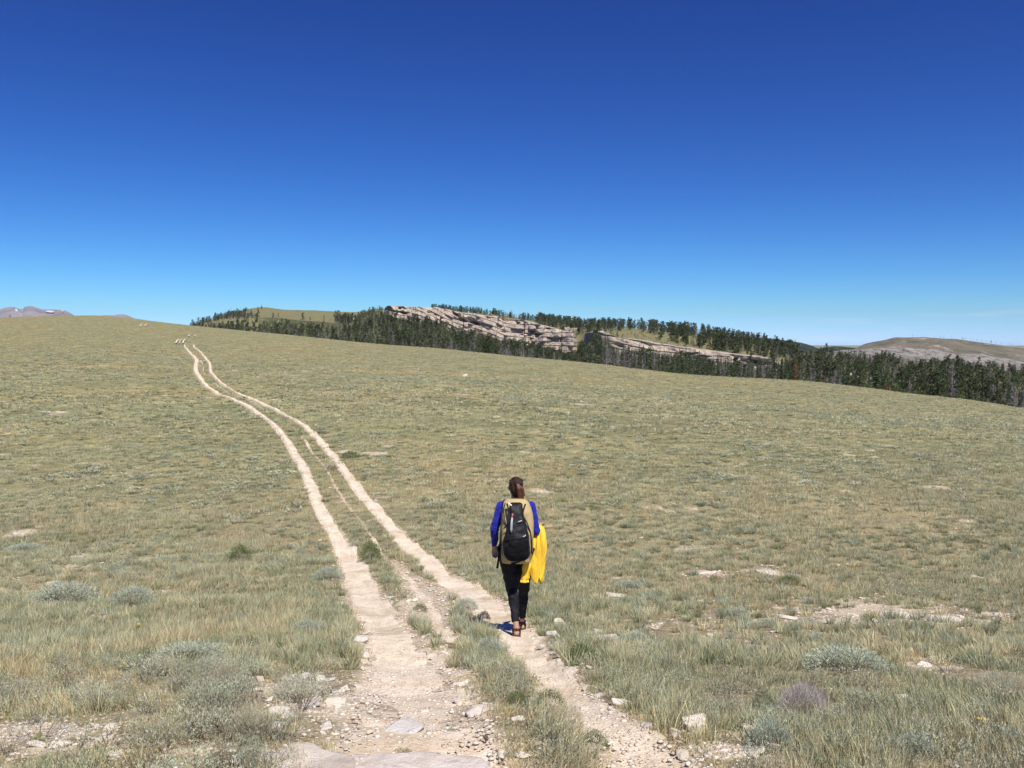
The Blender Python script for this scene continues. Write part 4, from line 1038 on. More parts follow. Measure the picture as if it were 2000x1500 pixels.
def tmesh(kind, what, v):
    key = (kind, what, v)
    if key not in MESHES:
        K = KIND[kind]; T_ = trunk_part(*K['tr'], col=K['col'])
        if what == 'crown': P, cc, f = K['f'][v]
        elif what == 'trunk': P, cc, f = T_
        else:
            P, cc, f = K['f'][v]; f = np.vstack([f, T_[2] + len(P)]); cc = np.vstack([cc, T_[1]]); P = np.vstack([P, T_[0]])
        me = mesh_np('crown' if what == 'crown' else ('trunk' if what == 'trunk' else kind), P, f, what == 'trunk', cc); me.materials.append(M_needle); MESHES[key] = me
    return MESHES[key]
NAMES = {'spruce': ('spruce_tree', 'spruce'), 'pine': ('pine_tree', 'pine'), 'bare': ('dead_tree', 'dead tree'), 'leafy': ('leafy_tree', 'tree'), 'red': ('red_tree', 'tree')}
def tree(kind, x, y, h, wid, label, group=None, parts=True, v=None, z=None):
    v = random.randrange(len(KIND[kind]['f'])) if v is None else v
    z = float(H(x, y)) if z is None else z; rz = random.uniform(0, 6.28)
    if parts:
        e = empty(NAMES[kind][0], (x, y, z), rz); e.scale = (h * wid, h * wid, h)
        for w_ in ('trunk', 'crown'): link(w_, tmesh(kind, w_, v), (), e)
    else:
        e = link(NAMES[kind][0], tmesh(kind, 'all', v), ()); e.location = (x, y, z); e.rotation_euler = (0, 0, rz); e.scale = (h * wid, h * wid, h)
    tag(e, label, NAMES[kind][1], group)
    return e

ALLOW = lut([(370, 634), (390, 628), (430, 617), (470, 606), (500, 613), (560, 618), (610, 624), (650, 611), (690, 609), (740, 603), (775, 609), (800, 611), (830, 614), (860, 622), (900, 638), (930, 646), (955, 656), (985, 664),
             (1000, 650), (1025, 656), (1060, 676), (1120, 690), (1140, 655), (1165, 645), (1185, 654), (1200, 678), (1250, 685), (1300, 691), (1400, 702), (1450, 706), (1500, 706), (1540, 702), (1560, 688), (1600, 684), (1700, 691), (1800, 698), (1900, 707), (2000, 717), (2400, 740)])
def forest():
    cand = []
    def zone(name, pxr, y0f, y1f, per_m2, kinds, hr, cap=True, dens=None, capf=None):
        a, b = pxr; qa, qb = float(qcol(a)), float(qcol(b))
        # area sampling
        n = 0; ym = max(float(y1f(np.array(a, float))), float(y1f(np.array(b, float))))
        area = (qb - qa) * ym * ym / 2; N = int(area * per_m2)
        Yv = ym * np.sqrt(rng.random(N)); q = rng.uniform(qa, qb, N); px = 1000 + F * q
        ok = (Yv > y0f(px)) & (Yv < y1f(px)); Yv, q, px = Yv[ok], q[ok], px[ok]; X = q * Yv
        cl = fbm(X / 22, Yv / 22, 3, 401)
        Z = H(X, Yv)
        names = [k[0] for k in kinds]; pr = np.array([k[1] for k in kinds], float); pr /= pr.sum()
        kd = rng.choice(len(names), len(X), p=pr)
        cln = fbm(X / 30, Yv / 30, 2, 77)
        for i in range(len(X)):
            if dens is not None and rng.random() > dens(px[i], Yv[i], cl[i]): continue
            k = names[kd[i]]
            if 'bare' in names and cln[i] > .58 and rng.random() < .55: k = 'bare'
            h = rng.uniform(*hr) * {'bare': .82, 'leafy': .5, 'pine': .92}.get(k, 1)
            if cap:
                lim = float(slope(float(ALLOW(np.array(px[i]))) + rng.normal(0, 7 if name == 'spires' else 4.5)))
                hm = lim * Yv[i] - Z[i]
                if hm < h:
                    if hm < h * .38: continue
                    h = hm
            cand.append((name, k, X[i], Yv[i], Z[i], h, px[i]))
    dc = lambda s: (lambda p: D_crest(p) * s)
    yb = lambda s: (lambda p: Y_b(p) * s)
    # far knoll on the left
    zone('knoll', (372, 760), dc(1.08), lambda p: Y_b(p) * 1.30, 1 / 40., [('pine', 4), ('spruce', 2), ('bare', 4), ('leafy', 1)], (5.5, 9.5),
         dens=lambda p, y, c: (.95 if (y < 760 + (c - .5) * 260 or p > 655) else .12) if p > 505 else (.9 if y > 600 and c > .30 else .06))
    zone('knoll', (372, 505), lambda p: Y_b(p) * .80, lambda p: Y_b(p) * 1.35, 1 / 60., [('pine', 5), ('spruce', 2), ('bare', 4)], (6, 10), dens=lambda p, y, c: .9 if c > .35 else .2)
    # wood below the long cliff
    zone('cliffwood', (745, 1140), dc(1.06), yb(.97), 1 / 20., [('spruce', 4), ('pine', 4), ('bare', 3), ('leafy', 1.6)], (6, 11), dens=lambda p, y, c: .95 if c > .33 else .5)
    # spires in front of the second cliff
    zone('spires', (1135, 1560), dc(1.03), lambda p: Y_b(p) * .95, 1 / 17., [('spruce', 12), ('pine', 1), ('bare', 1.0)], (8, 13.5), dens=lambda p, y, c: .95)
    # forest at the right
    zone('rightwood', (1552, 2280), dc(1.04), lambda p: Y_s(p) * 1.0, 1 / 19., [('spruce', 5), ('pine', 5), ('bare', 3.4), ('leafy', 2)], (5, 10.5), dens=lambda p, y, c: .95 if c > .45 else .30)
    # skyline trees on the plateau above the cliffs
    zone('ridge', (842, 1140), lambda p: Y_s(p) * .90, lambda p: Y_s(p) * 1.06, 1 / 48., [('pine', 5), ('spruce', 3), ('bare', 2)], (4.5, 8), cap=False, dens=lambda p, y, c: .95 if c > .36 else .35)
    zone('plateau', (1050, 1560), lambda p: Y_b(p) * 1.07 + (Y_s(p) - Y_b(p)) * np.interp(p, [1050, 1130, 1250, 1300, 1400, 1560], [.1, .2, .55, .22, .10, .03]), lambda p: Y_s(p) * 1.06, 1 / 26.,
         [('pine', 7), ('spruce', 3), ('bare', 1.5)], (6, 10), cap=False, dens=lambda p, y, c: .9 if c > .40 else .35)
    zone('slope', (1120, 1600), lambda p: Y_b(p) * 1.05, lambda p: Y_s(p) * 1.0, 1 / 45., [('leafy', 5), ('pine', 1), ('bare', 1)], (1.8, 4.2), cap=False, dens=lambda p, y, c: .9 if c > .47 else .35)
    print('trees', len(cand))
    # largest in the picture first
    cand.sort(key=lambda t: -(t[5] / t[3]))
    where = {'knoll': 'on the distant grassy knoll at left', 'cliffwood': 'in the wood below the long cliff', 'spires': 'in the row at the meadow edge below the second cliff',
             'rightwood': 'in the forest right of the meadow', 'ridge': 'on the skyline above the long cliff', 'slope': 'low on the open slope above the second cliff', 'plateau': 'on the open plateau above the second cliff'}
    look = {'spruce': 'dark narrow spire shaped conifer', 'pine': 'dark broad crowned pine', 'bare': 'grey leafless dead tree', 'leafy': 'low mid green leafy tree'}
    count = {}; rest = {}
    for t in cand:
        zn, k, x, y, z, h, px = t
        count[k] = count.get(k, 0) + 1
        if count[k] <= 300:
            big = h / y * F > 26
            wid = {'spruce': random.uniform(.8, 1.2), 'pine': random.uniform(.8, 1.15), 'bare': random.uniform(.8, 1.4), 'leafy': random.uniform(1, 1.5)}[k]
            tree(k, x, y, h, wid, look[k] + ' ' + where[zn], {'spruce': 'spire conifers ', 'pine': 'broad pines ', 'bare': 'dead grey trees ', 'leafy': 'leafy trees '}[k] + where[zn], parts=big or k == 'leafy', z=z - .1)
        else: rest.setdefault(k, []).append((x, y, z, h))
    for k, L in rest.items():
        a = np.array(L); K = KIND[k]; T_ = trunk_part(*K['tr'], seg=3, col=K['col']); tm = []
        for P, cc, f in K['lo']:
            tm.append((np.vstack([P, T_[0]]), np.vstack([cc, T_[1]]), np.vstack([f, T_[2] + len(P)])))
        s = a[:, 3]; o = scatter_merge('forest', tm, a[:, 0], a[:, 1], a[:, 2] - .1, s * rng.uniform(.9, 1.2, len(s)), s, rng.uniform(.8, 1.2, (len(s), 1)) * np.ones((1, 3)), M_needle)
        tag(o, {'spruce': 'dense mass of small spire conifers filling the wood behind the meadow', 'pine': 'dense mass of small broad pines filling the slopes behind the meadow',
                'bare': 'mass of small grey leafless trees within the wood', 'leafy': 'mass of small leafy green trees within the wood'}[k], 'forest', kind='stuff')
    print(count)
forest()
def px_tree(kind, px, y, top, base, wid, label, group=None):
    x = float(qcol(px)) * y; z = float(slope(base)) * y; zt = float(slope(top)) * y
    g = float(H(x, y)); z = min(z, g) if base > 0 else g
    tree(kind, x, y, zt - g, wid, label, group, z=g)
yc = lambda p, f: float(D_crest(np.array(float(p)))) * f
px_tree('red', 1555, yc(1555, 1.04), 697, 745, .75, 'rust red dead conifer standing out of the dark row at the meadow edge')
px_tree('red', 1733, yc(1733, 1.06), 749, 765, 1.3, 'short rust red dead tree low in the forest edge at the right')
px_tree('pine', 1411, 520, 645, 665, 1.15, 'largest round topped pine on the skyline above the second cliff')
px_tree('spruce', 1342, 545, 634, 650, 1.1, 'tallest pointed conifer on the skyline above the second cliff')
px_tree('pine', 662, 850, 606, 626, 1.2, 'big dark pine on the skyline left of the long cliff')
px_tree('spruce', 1340, 330, 676, 720, .9, 'slim conifer rising alone in front of the middle of the second cliff')
px_tree('pine', 1163, 450, 644, 690, .9, 'dark pine in the gap between the two cliffs')
px_tree('spruce', 512, 1080, 594.5, 603, 2.2, 'dark conifer on the top of the distant knoll')
px_tree('spruce', 505, 1080, 597, 604, 2.0, 'shorter conifer beside the dark one on the distant knoll')
px_tree('pine', 482, 1050, 600, 606, 1.4, 'single small pine on the left shoulder of the distant knoll')
px_tree('bare', 582, 1040, 604, 612, 1.8, 'single leafless tree on the open crest of the distant knoll')
px_tree('bare', 1972, yc(1972, .985), 778, 797, 1.8, 'small twisted dead tree at the meadow edge near the right border')
px_tree('pine', 21, 585, 616, 620, 2.5, 'tiny dark bush on the horizon of the meadow at the far left')
px_tree('spruce', 1022, 690, 611, 622, 1.2, 'dark conifer on the cliff top right of the gap in the skyline')
for k in range(46):
    px = random.uniform(1872, 2060) if k > 8 else random.uniform(1740, 1870); y = 2650
    tree('bare', float(qcol(px)) * y, y, random.uniform(7, 13), .7, 'burnt leafless tree on the skyline of the far tan hill', 'burnt trees on the far hill', parts=False, z=float(slope(float(FH_top(np.array(px))))) * y)
# ------------------------------------------------------------------ cloth and skin materials
def plain(name, c, rough=.8, spec=.2, nz=None, bump=None, sheen=0):
    m = NT(name, rough, spec)
    if nz: m.base(m.mix(m.ramp(m.noise(nz, 5, m.obj()), [(.35, 0.), (.65, 1.)]), tuple(v * .82 for v in c), tuple(min(1, v * 1.12) for v in c)))
    else: m.base(c)
    if bump: m.bump(m.noise(bump[0], 6, m.obj()), bump[1], bump[2])
    if sheen: m.b.inputs['Sheen Weight'].default_value = sheen
    return m.m
M_skin = plain('skin', (.48, .27, .18), .55, .35, 18)
M_hair = plain('brown_hair', (.040, .017, .009), .6, .3, 60, (60, .6, .01))
M_hair2 = plain('ponytail_hair', (.12, .05, .026), .5, .4, 80)
M_blue = plain('blue_knit', (.012, .018, .30), .75, .2, 14, (30, .3, .01), .2)
M_legging = plain('black_leggings', (.012, .013, .018), .7, .25, 10, (18, .2, .01))
M_sandal = plain('sandal_leather', (.055, .032, .028), .7, .25, 20)
M_sole = plain('sandal_sole', (.075, .060, .052), .9, .1, 30)
M_tan = plain('tan_canvas', (.48, .37, .185), .8, .2, 5, (12, .35, .02))
M_black = plain('black_nylon', (.010, .010, .012), .6, .35, 7, (16, .5, .015))
M_mesh = plain('black_mesh_pocket', (.006, .006, .007), .85, .15, 30, (60, .6, .008))
M_piping = plain('black_piping', (.01, .01, .01), .6, .3)
M_web = plain('black_webbing', (.018, .018, .02), .75, .2)
M_white = plain('white_print', (.75, .76, .78), .6, .3)
M_steel = plain('grey_buckle', (.45, .47, .50), .35, .6)
M_yellow = plain('yellow_rain_fabric', (.86, .56, .05), .65, .25, 4, (8, .3, .02))
M_red = plain('red_cap', (.55, .12, .12), .5, .4)
M_greyb = plain('grey_bottle', (.38, .40, .43), .35, .5)
M_eye = plain('eye', (.6, .6, .58), .2, .5)

def cap_verts(bm, p0, p1, r0, r1, seg=20, sq=(1, 1)):
    """closed tapered capsule"""
    p0, p1 = Vector(p0), Vector(p1); d = p1 - p0; L = d.length; d = d / L if L > 1e-6 else Vector((0, 0, 1))
    u = (Vector((1, 0, 0)) - d * d.x); u = u.normalized() if u.length > .2 else (Vector((0, 1, 0)) - d * d.y).normalized()
    v = d.cross(u); rings = []
    prof = [(-math.cos(t) * r0, math.sin(t) * r0) for t in (.25, .6, .95, 1.3)] + [(0, r0), (L * .5, (r0 + r1) / 2), (L, r1)] + [(L + math.sin(t) * r1, math.cos(t) * r1) for t in (.35, .7, 1.05, 1.35)]
    for a, r in prof:
        rings.append([bm.verts.new(p0 + d * a + u * math.cos(2 * math.pi * k / seg) * r * sq[0] + v * math.sin(2 * math.pi * k / seg) * r * sq[1]) for k in range(seg)])
    for A, B in zip(rings[:-1], rings[1:]):
        for k in range(seg): bm.faces.new((A[k], A[(k + 1) % seg], B[(k + 1) % seg], B[k]))
    bm.faces.new(rings[0][::-1]); bm.faces.new(rings[-1])
def ell(bm, c, r, rot=None, sub=3):
    g = bmesh.ops.create_icosphere(bm, subdivisions=sub, radius=1)['verts']
    M = Matrix.Translation(c) @ (rot.to_4x4() if rot else Matrix.Identity(4)) @ Matrix.Diagonal((*r, 1))
    bmesh.ops.transform(bm, matrix=M, verts=g)
def fuse(name, fn, voxel, smooth, mat, parent, post=None):
    bm = bmesh.new(); fn(bm); me = bpy.data.meshes.new(name); bm.to_mesh(me); bm.free()
    o = bpy.data.objects.new(name, me); COL.objects.link(o)
    r = o.modifiers.new('r', 'REMESH'); r.mode = 'VOXEL'; r.voxel_size = voxel
    if smooth: s = o.modifiers.new('s', 'SMOOTH'); s.factor = .5; s.iterations = smooth
    dg = bpy.context.evaluated_depsgraph_get(); me2 = bpy.data.meshes.new_from_object(o.evaluated_get(dg))
    me2.name = name; o.modifiers.clear(); o.data = me2; bpy.data.meshes.remove(me)
    if post:
        co = np.empty(len(me2.vertices) * 3); me2.vertices.foreach_get('co', co); co = post(co.reshape(-1, 3)); me2.vertices.foreach_set('co', co.astype(np.float32).ravel())
    me2.polygons.foreach_set('use_smooth', np.ones(len(me2.polygons), bool)); me2.update()
    me2.materials.clear(); me2.materials.append(mat); o.parent = parent; return o

(px0, py0), = unproj(1008, 1238)
PY = float(py0); PX = float(qcol(1008, 1238)) * PY; PZ = float(Hg(PX, PY)) + .012
top_z = float(slope(931)) * (PY + .30)
PS = (top_z - PZ) / 1.705
print('person at', PX, PY, PZ, 'scale', PS, 'height', top_z - PZ)
RF = float(Hg(PX + .08 * PS, PY + .62 * PS)) + .012 - PZ   # ground under the forward foot
RF = RF / PS
person = empty('person', (PX, PY, PZ)); person.scale = (PS,) * 3
tag(person, 'woman with brown ponytail walking away in blue long sleeved shirt, black leggings and sandals', 'person')
LS, LE, LW = (-.165, .30, 1.375), (-.235, .27, 1.135), (-.245, .36, .925)
RS, RE, RW = (.160, .30, 1.375), (.222, .25, 1.115), (.255, .45, 1.125)
LH, LK, LA = (-.095, .26, .90), (-.045, .215, .47), (.005, .03, .085)
RH, RK, RA = (.085, .27, .90), (.085, .47, .45 + RF * .4), (.072, .62, .085 + RF)
def hand(bm, w, d, side, curl):
    """palm from wrist w along d; fingers curled; side = +1 for thumb towards +x"""
    w = Vector(w); d = Vector(d).normalized(); s = Vector((side, 0, 0)); s = (s - d * s.dot(d)).normalized(); n = d.cross(s) * side
    cap_verts(bm, w, w + d * .03, .024, .028, 14, (1, .8)); 
    pc = w + d * .055
    for k in (-1, -.33, .33, 1): cap_verts(bm, w + d * .02 + s * k * .016, w + d * .085 + s * k * .027, .015, .0125, 10)
    for k, L in zip((-1, -.33, .33, 1), (.060, .074, .080, .070)):
        b = w + d * .085 + s * k * .027; c = curl * (1.0 + .12 * k)
        d1 = (d * math.cos(c * .6) + n * math.sin(c * .6)); d2 = (d * math.cos(c * 1.4) + n * math.sin(c * 1.4)); d3 = (d * math.cos(c * 2.1) + n * math.sin(c * 2.1))
        p1 = b + d1 * L * .46; p2 = p1 + d2 * L * .32; p3 = p2 + d3 * L * .26
        cap_verts(bm, b, p1, .0105, .0095, 10); cap_verts(bm, p1, p2, .0095, .0085, 10); cap_verts(bm, p2, p3, .0085, .0075, 10)
    tb = w + d * .03 + s * .026; t1 = tb + (s * .75 + d * .8 + n * .3).normalized() * .038; t2 = t1 + (d + n * .5).normalized() * .030
    cap_verts(bm, tb, t1, .0135, .0115, 10); cap_verts(bm, t1, t2, .0115, .009, 10)
def body(bm):
    # head and neck, looking ahead (+Y)
    ell(bm, (.0, .345, 1.585), (.074, .094, .105)); ell(bm, (.0, .385, 1.535), (.056, .062, .066)); ell(bm, (.0, .335, 1.615), (.078, .092, .085))
    cap_verts(bm, (.0, .325, 1.40), (.0, .34, 1.53), .058, .052)
    cap_verts(bm, (.0, .438, 1.585), (.0, .458, 1.558), .010, .014); ell(bm, (.0, .438, 1.528), (.022, .012, .010)); ell(bm, (0, .43, 1.492), (.022, .018, .016))
    for s in (-1, 1):
        ell(bm, (s * .077, .345, 1.575), (.012, .022, .031)); ell(bm, (s * .045, .41, 1.555), (.025, .022, .022))
    # torso
    cap_verts(bm, (-.125, .30, 1.36), (.125, .30, 1.36), .055, .055); cap_verts(bm, (0, .30, 1.27), (0, .29, 1.10), .115, .098, 24, (1.18, .85)); cap_verts(bm, (0, .29, 1.10), (0, .27, .95), .10, .115, 24, (1.15, .95))
    for s, h_, k_, a_ in ((-1, LH, LK, LA), (1, RH, RK, RA)):
        ell(bm, (s * .075, .25, .92), (.095, .115, .12)); cap_verts(bm, h_, k_, .085, .050, 24); cap_verts(bm, k_, a_, .046, .030, 24)
        kv, av = Vector(k_), Vector(a_); mp = kv.lerp(av, .30) + Vector((0, -.022, 0)); ell(bm, mp, (.042, .040, .09))
        ell(bm, (a_[0] - .026, a_[1], a_[2]), (.013, .014, .014)); ell(bm, (a_[0] + .026, a_[1], a_[2] + .004), (.013, .014, .014))
        fz = a_[2] - .09 + .030
        cap_verts(bm, (a_[0], a_[1] - .035, fz + .012), (a_[0], a_[1] + .05, fz + .012), .031, .034, 16); cap_verts(bm, (a_[0], a_[1] + .02, fz + .03), (a_[0] + .004, a_[1] + .15, fz), .036, .024, 16, (1.2, 1))
        for t in range(5): cap_verts(bm, (a_[0] + (t - 2) * .016, a_[1] + .14, fz - .008), (a_[0] + (t - 2) * .018, a_[1] + .185 - abs(t - 1) * .006, fz - .012), .011, .009, 8)
    # arms and hands
    for s_, e_, w_ in ((LS, LE, LW), (RS, RE, RW)):
        cap_verts(bm, s_, e_, .050, .040); cap_verts(bm, e_, w_, .041, .026)
    hand(bm, LW, Vector((.10, .25, -1)), 1, .75)
    hand(bm, RW, Vector((.30, 1, .15)), -1, .9)
fuse('body', body, .0055, 2, M_skin, person)
def shirt(bm):
    cap_verts(bm, (-.14, .30, 1.365), (.14, .30, 1.365), .064, .064); cap_verts(bm, (0, .30, 1.28), (0, .29, 1.08), .128, .112, 28, (1.2, .88)); cap_verts(bm, (0, .29, 1.10), (0, .27, .96), .112, .124, 28, (1.2, .98))
    for s_, e_, w_ in ((LS, LE, LW), (RS, RE, RW)):
        w2 = Vector(e_).lerp(Vector(w_), .93)
        cap_verts(bm, s_, e_, .061, .050); cap_verts(bm, e_, w2, .051, .034)
        for t in (.35, .6, .8): ell(bm, Vector(e_).lerp(w2, t), (.050 - t * .010, .050 - t * .01, .012))
def wrinkle(amp, f):
    def p(co):
        n = fbm(co[:, 0] * f + co[:, 1] * f * .7, co[:, 2] * f * 1.6, 3, 61) - .5
        c = co.copy(); c[:, 1] += n * amp; c[:, 0] += (fbm(co[:, 1] * f, co[:, 2] * f * 1.4, 3, 67) - .5) * amp; return c
    return p
fuse('shirt', shirt, .007, 2, M_blue, person, wrinkle(.024, 18))
def leggings(bm):
    for s, h_, k_, a_ in ((-1, LH, LK, LA), (1, RH, RK, RA)):
        kv, av = Vector(k_), Vector(a_)
        ell(bm, (s * .082, .245, .93), (.112, .132, .14)); cap_verts(bm, h_, k_, .114, .070, 24); cap_verts(bm, k_, kv.lerp(av, .80), .062, .043, 24)
        mp = kv.lerp(av, .28) + Vector((0, -.022, 0)); ell(bm, mp, (.060, .056, .12))
    cap_verts(bm, (0, .265, 1.02), (0, .255, .90), .118, .135, 26, (1.15, 1))
fuse('leggings', leggings, .007, 2, M_legging, person, wrinkle(.02, 15))
def hairf(bm):
    ell(bm, (0, .330, 1.605), (.081, .098, .100)); ell(bm, (0, .285, 1.575), (.070, .066, .085)); ell(bm, (0, .28, 1.53), (.05, .04, .05)); ell(bm, (.012, .238, 1.625), (.030, .028, .030))
def hairpost(co):
    a = np.arctan2(co[:, 0] - .01, co[:, 2] - 1.62); rr_ = 1 + (noise2(a * 26, co[:, 1] * 6, 5) - .5) * .05
    c = co.copy(); ctr = np.array([0, .32, 1.6]); c = ctr + (c - ctr) * rr_[:, None]; return c
fuse('hair', hairf, .005, 1, M_hair, person, hairpost)
def strands():                   # loose hair lying over the head
    r_ = random.Random(8)
    def f(bm):
        for k in range(70):
            a = r_.uniform(-1.35, 1.35); side = math.sin(a); el = r_.uniform(.1, 1.0)
            P = []
            for t in np.linspace(0, 1, 6):
                th = el + (1.75 - el) * t
                x = .083 * side * math.cos((1 - t) * .2) * (1 - t * .85) + .012 * t; y = .33 - .103 * math.sin(th) * (1 - .25 * abs(side)); z = 1.605 + .104 * math.cos(th) * math.sqrt(max(.05, 1 - side * side * .75)) + .03 * t
                P.append((x + r_.gauss(0, .001), y, z + r_.gauss(0, .001)))
            for p, q in zip(P[:-1], P[1:]): cap_verts(bm, p, q, .0042, .0042, 6)
    return f
fuse('hair_strands', strands(), .004, 0, M_hair, person)
def tail(bm):
    r_ = random.Random(3)
    for k in range(40):
        a = r_.uniform(0, 6.28); s = r_.random() ** .5
        ox, oy = math.cos(a) * s, math.sin(a) * s
        p = [(.014 + ox * .010, .212 + oy * .012, 1.645), (.044 + ox * .040, .190 + oy * .030, 1.60), (.056 + ox * .042, .195 + oy * .026, 1.53), (.050 + ox * .026 + r_.uniform(-.006, .006), .205 + oy * .014, 1.455 + r_.uniform(-.02, .01))]
        for q0, q1, w0, w1 in ((p[0], p[1], .006, .008), (p[1], p[2], .008, .007), (p[2], p[3], .007, .003)): cap_verts(bm, q0, q1, w0, w1, 8)
pt = fuse('ponytail', tail, .0042, 0, M_hair2, person)
pt['label'] = 'lighter brown ponytail'
link('hair_tie', tube_mesh('hair_tie', [(.014 + .017 * math.cos(t), .214 + .006 * math.sin(t), 1.643 + .016 * math.sin(t)) for t in np.linspace(0, 6.28, 13)], .006, 6), M_black, person)
for s in (-1, 1):
    bm = bmesh.new(); ell(bm, (s * .030, .424, 1.585), (.012, .010, .010), None, 2); me = bpy.data.meshes.new('eye'); bm.to_mesh(me); bm.free(); link('eye', me, M_eye, person)
for a_ in (LA, RA):
    fz = a_[2] - .09
    e = link('sandal', None, (), person) if False else None
    def sole(bm):
        pr = [(-.068, .034), (-.05, .046), (.0, .047), (.06, .042), (.12, .050), (.17, .046), (.20, .030)]
        V0 = []; V1 = []
        for sgn in (1, -1):
            for (yy, ww) in (pr if sgn > 0 else pr[::-1]):
                V0.append(bm.verts.new((a_[0] + sgn * ww, a_[1] + yy, fz - .002))); V1.append(bm.verts.new((a_[0] + sgn * ww * .95, a_[1] + yy, fz + .040 - (.014 if yy > .05 else 0))))
        n = len(V0); bm.faces.new(V0[::-1]); bm.faces.new(V1)
        for k in range(n): bm.faces.new((V0[k], V0[(k + 1) % n], V1[(k + 1) % n], V1[k]))
    so_ = fuse('sandal', sole, .006, 2, M_sole, person)
    def straps(bm):
        for zc, rr_, yo in ((fz + .098, .041, 0.0), (fz + .052, .041, -.006)):
            P = [(a_[0] + math.cos(t) * rr_, a_[1] + yo + math.sin(t) * rr_ * 1.05, zc + .012 * math.sin(t)) for t in np.linspace(0, 6.28, 15)]
            for p, q in zip(P[:-1], P[1:]): cap_verts(bm, p, q, .0075, .0075, 8)
        for s in (-1, 1):
            cap_verts(bm, (a_[0] + s * .040, a_[1] - .02, fz + .03), (a_[0] + s * .038, a_[1] - .0, fz + .10), .007, .007, 8)
            cap_verts(bm, (a_[0] + s * .044, a_[1] + .10, fz + .03), (a_[0], a_[1] + .09, fz + .085), .009, .009, 8)
        cap_verts(bm, (a_[0], a_[1] - .043, fz + .03), (a_[0], a_[1] - .041, fz + .10), .007, .007, 8)
    st = fuse('strap', straps, .005, 0, M_sandal, None); st.parent = so_

# ------------------------------------------------------------------ packs
def to_world_thing(name, label, cat, loc=(0, 0, 0)):
    e = empty(name, (PX + loc[0] * PS, PY + loc[1] * PS, PZ + loc[2] * PS)); e.scale = (PS,) * 3; tag(e, label, cat); return e
def loft(name, secs, mat, parent, off=(0, 0, 0), seg=48, expo=2.6, post=None):
    """secs: (z, cx, cy, a, b)"""
    V = []; 
    z = np.array([s[0] for s in secs]); zi = np.linspace(z[0], z[-1], 60)
    f = [pchip(z, [s[k] for s in secs]) for k in (1, 2, 3, 4)]
    th = np.linspace(0, 2 * np.pi, seg, endpoint=False)
    ct, st = np.cos(th), np.sin(th)
    A = np.sign(ct) * np.abs(ct) ** (2 / expo); B = np.sign(st) * np.abs(st) ** (2 / expo)
    for q in zi:
        V.append(np.stack([f[0](q) + A * f[2](q), f[1](q) + B * f[3](q), np.full(seg, q)], 1))
    V = np.vstack(V)
    if post: V = post(V)
    V0 = V[:seg].mean(0); V1 = V[-seg:].mean(0); n = len(V); V = np.vstack([V, V0[None], V1[None]]) - np.array(off)
    k = np.arange(seg); rows = []
    for i in range(59): rows.append(np.stack([i * seg + k, i * seg + (k + 1) % seg, (i + 1) * seg + (k + 1) % seg, (i + 1) * seg + k], 1))
    tri = np.vstack([np.stack([(k + 1) % seg, k, np.full(seg, n)], 1), np.stack([59 * seg + k, 59 * seg + (k + 1) % seg, np.full(seg, n + 1)], 1)])
    return link(name, mesh_np(name, V, [np.vstack(rows), tri], True), mat, parent)
BO = (0.01, .08, .78)
bp = to_world_thing('backpack', 'tall tan canvas backpack worn by the walker, mostly hidden by the black daypack', 'backpack', BO)
def crease(amp, f, seed=0):
    def p(V):
        n = fbm(V[:, 0] * f, V[:, 2] * f * .8 + V[:, 1] * f, 4, 120 + seed) - .5
        W = V.copy(); W[:, 1] += n * amp; W[:, 0] += (fbm(V[:, 1] * f + 9, V[:, 2] * f, 3, 130 + seed) - .5) * amp * .7; return W
    return p
loft('pack_body', [(.795, .0, .09, .150, .06), (.81, .0, .09, .157, .085), (.88, .004, .09, .166, .10), (1.0, .012, .085, .176, .115), (1.12, .014, .08, .180, .12), (1.24, .012, .09, .176, .115), (1.34, .010, .10, .165, .105),
                   (1.42, .008, .12, .150, .09), (1.465, .004, .14, .132, .07), (1.485, .0, .15, .10, .03)], M_tan, bp, BO, 56, 3.2, crease(.03, 9))
T = lambda nm, pts, r, mat, par, off=BO, seg=6, flat=1.0: link(nm, tube_mesh(nm, [tuple(np.array(p) - np.array(off)) for p in pts], r, seg, True, flat), mat, par)
T('piping', [(-.118, .075, 1.455), (-.135, .00, 1.40), (-.128, -.022, 1.30), (-.100, -.032, 1.22), (-.08, -.036, 1.18)], .0055, M_piping, bp)
T('piping', [(.078, -.012, 1.33), (.115, -.03, 1.27), (.155, -.025, 1.16), (.172, -.008, 1.02), (.168, -.002, .92)], .006, M_piping, bp)
T('piping', [(-.155, .0, 1.40), (-.166, -.01, 1.25), (-.158, -.02, 1.05), (-.150, -.01, .90)], .004, M_piping, bp)
T('shoulder_strap', [(-.11, .14, 1.44), (-.125, .24, 1.455), (-.12, .33, 1.44), (-.12, .375, 1.36), (-.14, .36, 1.22), (-.16, .28, 1.08), (-.165, .16, 1.0)], .02, M_web, bp, seg=8, flat=.45)
T('shoulder_strap', [(.11, .14, 1.44), (.125, .24, 1.455), (.12, .33, 1.44), (.12, .375, 1.36), (.14, .36, 1.22), (.16, .28, 1.08), (.165, .16, 1.0)], .02, M_web, bp, seg=8, flat=.45)
T('hip_belt', [(-.165, .10, .90), (-.185, .18, .92), (-.175, .30, .94), (-.10, .385, .945), (0, .40, .945), (.10, .385, .945), (.175, .30, .94), (.185, .18, .92), (.165, .10, .90)], .026, M_web, bp, seg=8, flat=.6)
T('dangling_strap', [(-.175, .14, .95), (-.185, .10, .88), (-.197, .08, .80), (-.207, .075, .735)], .012, M_web, bp, seg=8, flat=.35)
T('compression_strap', [(-.055, .0, .805), (-.01, -.012, .815), (.04, -.02, .835), (.085, -.03, .865)], .017, M_web, bp, seg=8, flat=.4)
